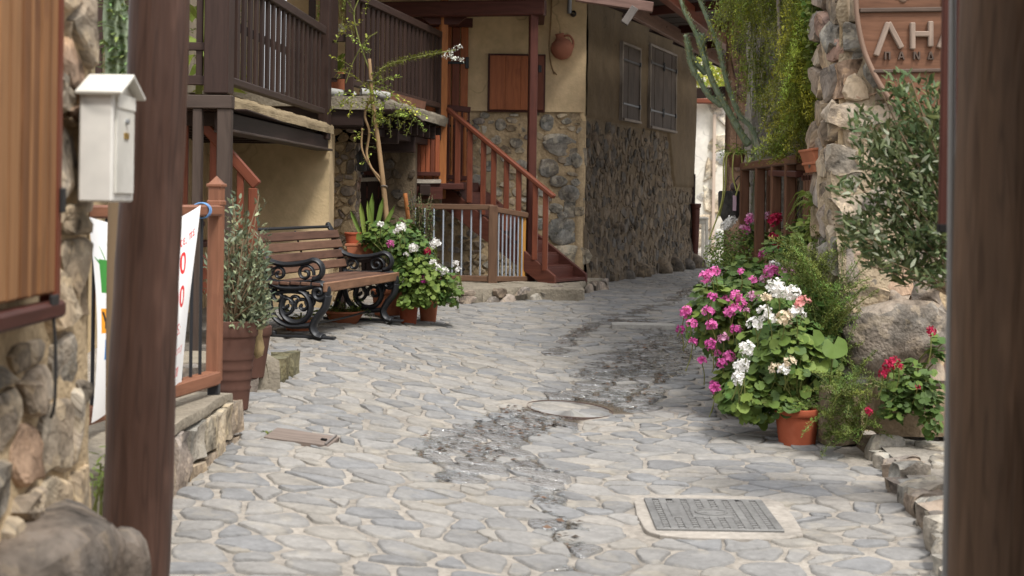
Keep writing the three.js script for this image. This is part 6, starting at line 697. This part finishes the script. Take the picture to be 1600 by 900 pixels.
{ // olive shrub in the ribbed jar at the right, red geranium in the stone trough
  const c = V(2.50, .14, -7.1), j = thing('ribbed_jar', 'large pinkish ribbed clay jar holding the olive shrub', 'jar', c); const pr = [[0, 0], [.15, 0]]; for (let i = 0; i <= 16; i++) { const u = i / 16; pr.push([.15 + .16 * Math.sin(Math.min(1, u * 1.25) * 1.57) - .05 * sst(.75, 1, u) + (i % 4 === 0 ? .012 : 0), .02 + u * .84]); } pr.push([.28, .9], [.25, .9], [.23, .8], [0, .8]); part('body', lathe(pr, 36), M.pinkClay, j); part('soil', lathe([[.235, .8], [0, .82]], 20), M.soil, j);
  const t = thing('olive_shrub', 'grey green olive shrub spreading in front of the carved sign', 'shrub', V(2.42, 1.0, -7.1)), L = [], tips = []; for (const [px, py, rx, ry, n] of [[1430, 300, 80, 100, 1500], [1455, 200, 44, 84, 600], [1375, 235, 42, 52, 330], [1350, 360, 40, 40, 300], [1455, 380, 66, 52, 650], [1405, 150, 24, 40, 130], [1325, 300, 22, 26, 60], [1345, 190, 20, 24, 40], [1390, 405, 44, 30, 260], [1445, 430, 50, 24, 260], [1520, 300, 70, 150, 400]]) { const q = W(px, py, 7.0), r = V(rx * 7 / F, ry * 7 / F, .24); for (let i = 0; i < n; i++) { const p = inEll(q, r, .5); const d = p.clone().sub(V(2.35, 1.2, -7.05)).normalize(); const sp = new THREE.Quaternion().setFromUnitVectors(V(0, 0, 1), d.multiplyScalar(.5).add(V(R(-1, 1), R(-.4, 1), R(-1, 1))).normalize()); sp.multiply(new THREE.Quaternion().setFromEuler(new THREE.Euler(0, 0, R(-1.5, 1.5)))); L.push(new THREE.Matrix4().compose(p, sp, V(1, 1, 1).multiplyScalar(R(.62, 1.1)))); if (i % 120 === 0) tips.push(p); } } leaves(t, olLeaf, L, LV.olive, LV.oliveV, 290); stems(t, V(2.40, 1.0, -7.08), tips, .007, LV.twig, 'branch', .05);
  const w = W(1425, 706, 8.8), s = thing('stone_trough', 'old sandstone trough planted with the red geranium', 'planter', V(w.x, .15, -8.95)); part('body', roughBlock(.62, .30, .34, .016, 5, 10).translate(.08, .17, 0), mat('sandstone', [.36, .27, .18], { map: T.mud, bumpMap: T.mudB, bumpScale: .012, roughness: .95 }), s); part('soil', cbox(.5, .02, .24, .004).translate(.08, .325, 0), M.soil, s); part('side_slab', roughBlock(.26, .36, .14, .03, 5, 9).rotateY(.3).translate(-.40, .08, -.12), M.mudSlab ??= mat('mudSlab', [.22, .17, .115], { map: T.stone, bumpMap: T.mudB, bumpScale: .012, roughness: 1 }), s);
  geranium('red flowered geranium trailing over the sandstone trough', V(w.x + .06, .5, -8.9), [[1425, 605, 8.65, 50, 42, .16, 190], [1400, 635, 8.6, 28, 30, .1, 50], [1455, 640, 8.6, 22, 50, .1, 50], [1465, 545, 8.7, 14, 26, .08, 20]], { single: 260, size: .8, dens: 1.6, mats: [LV.ger[1], LV.ger[3], LV.ger[0]], flowers: [[1388, 572, 8.5, 'red', .045], [1396, 566, 8.5, 'red', .04], [1380, 584, 8.5, 'red', .036], [1405, 573, 8.5, 'red', .03], [1357, 643, 8.4, 'red', .03], [1455, 518, 8.6, 'red', .04], [1434, 606, 8.5, 'red', .022]] });
}
reseed(10);
{ // big ribbed pots with the silver shrub
  const P = pot('tall ribbed brown terracotta pot at the corner of the railing', 363, 640, 8.55, .29, .54, M.potDark ??= mat('potDark', [.115, .056, .04], { map: T.clay, roughness: .85 }), { ribs: 4, taper: .62 }); const Q = pot('shorter brown pot behind the tall ribbed pot by the step', 392, 590, 9.3, .26, .34, M.potDark, { taper: .62 });
  const t = thing('silver_shrub', 'silvery grey leaved shrub in the tall ribbed pot', 'shrub', P.top), L = [], tips = []; for (const [px, py, rx, ry, n] of [[385, 440, 38, 60, 950], [405, 480, 24, 30, 300], [372, 370, 20, 44, 210], [345, 430, 26, 70, 300], [408, 400, 14, 50, 130], [368, 325, 9, 26, 34], [404, 330, 6, 30, 18], [385, 500, 38, 22, 300]]) { const q = W(px, py, 8.55), r = V(rx * 8.55 / F, ry * 8.55 / F, .2); for (let i = 0; i < n; i++) { const p = inEll(q, r, .5), d = p.clone().sub(P.top).normalize(), sp = new THREE.Quaternion().setFromUnitVectors(V(0, 0, 1), d.multiplyScalar(.45).add(V(R(-1, 1), R(-.3, 1), R(-1, 1))).normalize()); sp.multiply(new THREE.Quaternion().setFromEuler(new THREE.Euler(0, 0, R(-1.5, 1.5)))); L.push(new THREE.Matrix4().compose(p, sp, V(1, 1, 1).multiplyScalar(R(.6, 1.0)))); if (i % 17 === 0) tips.push(p); } } leaves(t, [bladeGeo(.05, .019, .2, .15), bladeGeo(.045, .017, .3, .3), bladeGeo(.055, .02, .2, -.1)], L, LV.silver, LV.silverV, 290); stems(t, P.top, tips, .007, LV.twig, 'branch', .02);
  const g = W(402, 530, 8.7), gl = thing('gourd', 'dry tan gourd hanging beside the brown pots', 'gourd', g); part('gourd', lathe([[0, -.12], [.035, -.10], [.045, -.05], [.03, .02], [.033, .05], [.02, .09], [0, .1]], 14), mat('gourdSkin', [.42, .31, .16], { map: T.mud, roughness: .8 }), gl); part('twine', tubeGeo([V(0, .09, 0), V(.0, .2, -.02)], .003, 2, 4), LV.twig, gl);
}
{ // pots under and beside the bench
  const a = pot('wide shallow terracotta bowl of low plants under the bench seat', 538, 507, 13.35, .38, .13, M.terracotta, { taper: .6, name: 'plant_bowl' }); const b = pot('small terracotta bowl with striped spider leaves behind the bench leg', 470, 521, 12.35, .32, .13, M.terracotta, { taper: .7, name: 'plant_bowl' }); const c = pot('big terracotta pot in the shade under the far bench arm', 606, 492, 14.0, .34, .26, M.terracotta, { taper: .75 });
  const mk = (n, label, P, spread, cnt, m, len) => { const t = thing(n, label, 'plant', P.top), L = []; for (let i = 0; i < cnt; i++) L.push(strandPts(P.top.clone().add(V(R(-spread, spread), 0, R(-spread, spread) * .6)), V(R(-1, 1), R(.3, 1), R(-.5, .8)), R(len * .6, len), R(.5, 1.6), 5)); feather(t, L, smallLeaf, m, { per: 170, spread: .014, s: .8 }); }; mk('low_plant', 'low green trailing plant in the wide bowl under the bench', a, .14, 34, LV.fernV, .16);
  const s = thing('striped_plant', 'small plant with pale striped arching leaves under the bench', 'plant', b.top); for (let i = 0; i < 22; i++) { const k = part('leaf', bladeGeo(.2, .022, .2, .45), i % 2 ? LV.agave[0] : leafM('striped' + i, [.40, .42, .2], .3), s); k.rotation.set(R(-.9, -.2), R(0, 6.3), 0, 'YXZ'); k.scale.setScalar(R(.7, 1.15)); }
  const r1 = pot('red terracotta flower pot nearest the bench end', 638, 507, 13.75, .20, .22, M.terracottaRed), r2 = pot('darker red flower pot standing behind the nearest one', 669, 503, 14.05, .20, .21, M.terracotta);
  const Zf = (x, y) => [340 + x * .289, 300 + y * .289]; const fl = [[1180, 280, 'white', .07], [1165, 292, 'white', .05], [990, 200, 'white', .065], [1000, 185, 'white', .05], [965, 215, 'white', .045], [1060, 305, 'white', .06], [880, 180, 'white', .05], [1165, 385, 'white', .055], [1190, 412, 'white', .055], [1225, 432, 'white', .06], [1135, 455, 'white', .06], [1130, 470, 'white', .045], [1287, 388, 'white', .045], [1300, 422, 'white', .045], [1000, 478, 'white', .04], [1020, 340, 'white', .04], [935, 282, 'pink', .06], [1135, 322, 'red', .045], [1112, 475, 'plum', .055], [1165, 278, 'white', .04]].map(([x, y, k, s]) => [...Zf(x, y), 13.45 + R(-.1, .1), k, s]);
  geranium('bushy geranium with white flowers in the red pots by the bench', r1.top, [[640, 400, 13.9, 40, 42, .3, 330], [660, 440, 13.6, 44, 42, .28, 360], [625, 370, 14.0, 30, 30, .25, 150], [700, 450, 13.7, 24, 34, .2, 110], [645, 470, 13.5, 28, 14, .15, 80], [590, 370, 14.2, 34, 26, .2, 130]], { single: 280, size: .85, dens: 2, fs: .82, mats: [LV.ger[2], LV.ger[0], leafM('geraniumBright', [.20, .28, .06])], flowers: fl });
  const tr = thing('terracotta_trough', 'terracotta trough of greenery behind the bench backrest', 'planter', W(566, 392, 14.4)); part('body', prism([[-.16, .07], [.16, .07], [.13, -.07], [-.13, -.07]], -.09, .09, .008), M.terracotta, tr); part('band', cbox(.335, .025, .19, .005).translate(0, .06, 0), M.terracotta, tr); const st = thing('plant_stand', 'dark timber stand under the terracotta trough', 'stand', V(tr.position.x, .42, -14.45)); part('top', cbox(.5, .04, .3, .005).translate(0, tr.position.y - .42 - .095, 0), M.darkWoodB, st); for (const [x, z] of [[-.2, -.1], [.2, -.1], [-.2, .1], [.2, .1]]) part('leg', cbox(.05, tr.position.y - .42 - .12, .05, .004).translate(x, (tr.position.y - .54) / 2, z), M.darkWoodB, st);
  pot('small terracotta pot on the stand behind the bench corner', 551, 383, 14.5, .17, .13, M.terracottaRed);
  const sn = thing('snake_plant', 'upright snake plant with broad pointed green blades by the doorway', 'plant', W(578, 372, 14.5)); for (const [dx, h, tl, w] of [[-.05, .36, .05, .05], [.0, .46, -.02, .055], [.05, .42, -.08, .05], [.09, .34, -.16, .05], [-.08, .28, .12, .045], [.03, .38, .06, .05]]) { const P = [], I = []; for (let k = 0; k <= 5; k++) { const u = k / 5, ww = w * Math.sin(Math.PI * (.22 + .78 * (1 - u) * .75)) * (u > .99 ? .05 : 1); P.push(dx - ww / 2 - tl * u, h * u, .01 * u, dx - tl * u, h * u, -.012, dx + ww / 2 - tl * u, h * u, .01 * u); } for (let k = 0; k < 5; k++) for (const e of [0, 1]) { const a = k * 3 + e; I.push(a, a + 1, a + 3, a + 1, a + 4, a + 3); } part('blade', geo(P, I), pick(LV.agave), sn); }
  const my = thing('myrtle', 'thin twiggy shrub with tiny leaves in front of the landing', 'shrub', W(660, 395, 14.3)), ML = []; for (let i = 0; i < 24; i++) ML.push(strandPts(W(R(650, 668), R(385, 400), 14.3), V(R(-.35, .35), 1, R(-.2, .2)), R(.25, .62), R(-.1, .4))); feather(my, ML, smallLeaf, leafV('myrtleLeaf', [.11, .15, .05], .25), { per: 130, spread: .035, s: .9, tw: .003, tm: LV.twig, tip: .9 });
}
{ // climbing cane with the flowering branch
  const D = 14.6, q = (x, y, d = D) => W(x, y, d), t = thing('climbing_vine', 'bare brown cane climbing from the pots to the balcony with a white flowered branch', 'vine', q(605, 360)); tube('cane', [q(606, 372), q(602, 320), q(592, 230), q(583, 165), q(577, 92)], (u) => lerp(.03, .018, u), M.cane, t, 24, 8); tube('twisted_stem', [q(604, 345), q(598, 285), q(580, 262), q(573, 240), q(577, 205), q(570, 180), q(580, 150)], .014, M.cane, t, 30, 6); tube('twisted_stem', [q(596, 330), q(603, 300), q(588, 275), q(566, 235), q(566, 200)], .011, M.cane, t, 24, 6); tube('branch', [q(578, 130), q(600, 105), q(640, 92), q(680, 84), q(712, 78)], .009, LV.stem, t, 20, 5); tube('branch', [q(577, 110), q(560, 60), q(553, 20), q(560, 0)], .008, LV.stem, t, 16, 5); tube('branch', [q(540, 130), q(555, 90), q(575, 60), q(590, 50)], .006, LV.stem, t, 16, 5); for (const [x, y] of [[600, 292], [578, 128]]) part('tie', new THREE.TorusGeometry(.032, .008, 6, 14).rotateX(1.2).translate(q(x, y).x - t.position.x, q(x, y).y - t.position.y, 0), M.whiteWood, t);
  const L1 = [[q(585, 122), q(605, 104), q(640, 92), q(690, 82)]], L2 = []; for (let i = 0; i < 20; i++) L2.push(strandPts(q(R(550, 612), R(125, 165)), V(R(-1, 1), R(-.5, .6), R(0, .4)), R(.15, .4), R(.6, 1.4))); for (let i = 0; i < 9; i++) L2.push(strandPts(q(R(545, 580), R(20, 110)), V(R(-1, 1), R(-.5, .8), R(0, .3)), R(.15, .35), R(.4, 1.2))); for (let i = 0; i < 18; i++) L2.push(strandPts(q(R(575, 655), R(160, 185)), V(R(-.5, 1), R(-.6, .2), R(0, .3)), R(.12, .3), R(.3, 1))); for (let i = 0; i < 4; i++) L2.push(strandPts(q(R(565, 592), R(200, 240)), V(R(-1, 1), R(-.8, .2), 0), .16, .6)); feather(t, L1, smallLeaf, LV.fernYV, { per: 700, spread: .05, s: .85, tip: .6 }); feather(t, L2, smallLeaf, LV.vineV, { per: 80, spread: .03, s: 1.15, tw: .003, name: 'side_foliage' });
  const B = []; for (let i = 0; i < 90; i++) { const u = rnd(), p = u < .6 ? q(lerp(692, 718, u / .6) + R(-5, 5), lerp(92, 70, u / .6) + R(-4, 4)) : q(lerp(702, 728, (u - .6) / .4), lerp(90, 96, (u - .6) / .4) + R(-3, 3)); B.push(xf(p.add(local(t)), R(0, 6.3), R(-1.5, 1), R(-1, 1), R(.5, 1))); } tag(part('blossom', massGeo([bladeGeo(.034, .022, .2, .2)], B, toneV(.9, 1.1, .02)), leafV('blossomWhite', [.82, .82, .74], .3), t), null, null, null, 'stuff');
  const c2 = thing('garden_cane', 'orange brown garden cane leaning behind the geranium', 'cane', q(640, 360, 14.4)); tube('cane', [q(641, 385, 14.4), q(637, 335, 14.4), q(633, 302, 14.4)], .022, M.orangeWood, c2, 8, 8);
}
{ // plants on the balconies
  const p1 = pot('terracotta pot with pointed leaves behind the corner rail of the farther balcony', 524, 142, 15.55, .30, .26, M.terracotta, { y: 2.70 }); const ag = thing('agave', 'plant with long pointed light green leaves in the balcony pot', 'plant', p1.top); for (let i = 0; i < 16; i++) { const k = part('leaf', bladeGeo(.42, .07, .4, .25), pick(LV.agave), ag); k.rotation.set(R(-1.35, -.7), i * 2.4, 0, 'YXZ'); k.scale.setScalar(R(.7, 1.05)); }
  const p2 = thing('long_planter', 'long low terracotta planter behind the slats of the farther balcony', 'planter', V(-1.42, 2.70, -17)); const tg = prism([[-.11, 0], [.11, 0], [.13, .12], [-.13, .12]], -1.0, 1.0, .01).rotateY(-.197); part('body', tg, M.terracottaDark, p2);
  const jl = thing('jasmine', 'climber with small white flowers above the balcony pot', 'climber', W(520, 10, 15.8)), J = [], K = []; for (let i = 0; i < 14; i++) K.push(strandPts(W(R(505, 565), R(-50, 0), 15.7), V(R(-.4, .4), -1, R(0, .2)), R(.3, .8), .3)); feather(jl, K, smallLeaf, LV.vineV, { per: 70, spread: .03, s: 1.1, tw: .003 }); for (let i = 0; i < 60; i++) { const s = pick([[514, 14], [520, 20], [535, 45], [533, 40]]); J.push(xf(W(s[0] + R(-5, 5), s[1] + R(-8, 8), 15.5).add(local(jl)), R(0, 6), R(-1, 1), 0, R(.6, 1.1))); } tag(part('blossom', massGeo([bladeGeo(.04, .028, .2, .2)], J, toneV(.9, 1.1, .02)), M.blossomWhite, jl), null, null, null, 'stuff');
  const bn = thing('banana_plant', 'large leaved light green plant standing on the nearer balcony', 'plant', V(-2.66, 2.39, -12.0)); for (let i = 0; i < 34; i++) { const k = part('leaf', bladeGeo(.46, .17, .25, .3), [LV.agave[0], leafM('banana' + i, [.36, .44, .09], .4, .45)][i % 2], bn, V(R(-.2, .25), R(.1, 1.5), R(-.6, .5))); k.rotation.set(R(-1.2, .1), R(0, 6.3), R(-.4, .4), 'YXZ'); k.scale.setScalar(R(.7, 1.2)); } part('stem', tubeGeo([V(0, -.02, 0), V(.04, .7, .05), V(0, 1.5, 0)], .03, 8, 7), LV.stem, bn);
  const wall = thing('creeper', 'pale green creeper on the cream wall seen through the balusters', 'creeper', V(-3.5, 2.4, -13)), C = []; for (let i = 0; i < 60; i++) C.push(strandPts(V(-3.5 + R(0, .15), R(2.5, 4.0), -R(11.5, 18)), V(R(0, .3), R(-1, 1), R(-1, 1)), R(.3, .7), .4)); feather(wall, C, smallLeaf, leafV('creeperLeaf', [.34, .40, .12], .35), { per: 60, spread: .05, s: 1.8 });
}
{ // green beside the mailbox and behind the log
  const t = thing('needle_cactus', 'spiny green climbing cactus between the near wall and the log post', 'cactus', W(182, 160, 5.8)), o = local(t), N = []; for (const pts of [[[168, 190], [172, 90], [168, 30], [176, -60]], [[196, 175], [199, 100], [196, 40], [182, -10], [170, -60]], [[182, 190], [186, 120], [183, 40], [192, -60]]]) { const P = pts.map(([x, y]) => W(x, y, 5.8)); part('stem', tubeGeo(P.map((p) => p.clone().add(o)), (u, k) => .017 * (1 + .2 * Math.cos(4 * k)), 30, 16), LV.cactus, t); const c = new THREE.CatmullRomCurve3(P); for (let i = 0; i < 150; i++) { const p = c.getPointAt(rnd()), a = R(0, 6.3); N.push(xf(p.add(o), a, R(-.6, .5), 0, R(.8, 1.4))); } } tag(part('leaves', massGeo([bladeGeo(.055, .012, .3, .1)], N, toneV(.6, 1.6)), leafV('needleLeaf', [.17, .24, .08], .25), t), null, null, null, 'stuff'); part('root', tubeGeo([V(0, -.1, 0), V(-.02, -.7, -.05), V(0, -1.52, 0)], .025, 6, 8), LV.twig, t);
  geranium('small green weed growing at the wall foot behind the log post', V(W(155, 790, 5.3).x, .12, -5.3), [[158, 735, 5.3, 18, 50, .08, 70]], { cat: 'weed', single: 70, size: .8, dens: 1, leaf: olLeaf.concat(smallLeaf), mats: [LV.ger[2], LV.agave[0]] });
}
renderer.render(scene, camera);
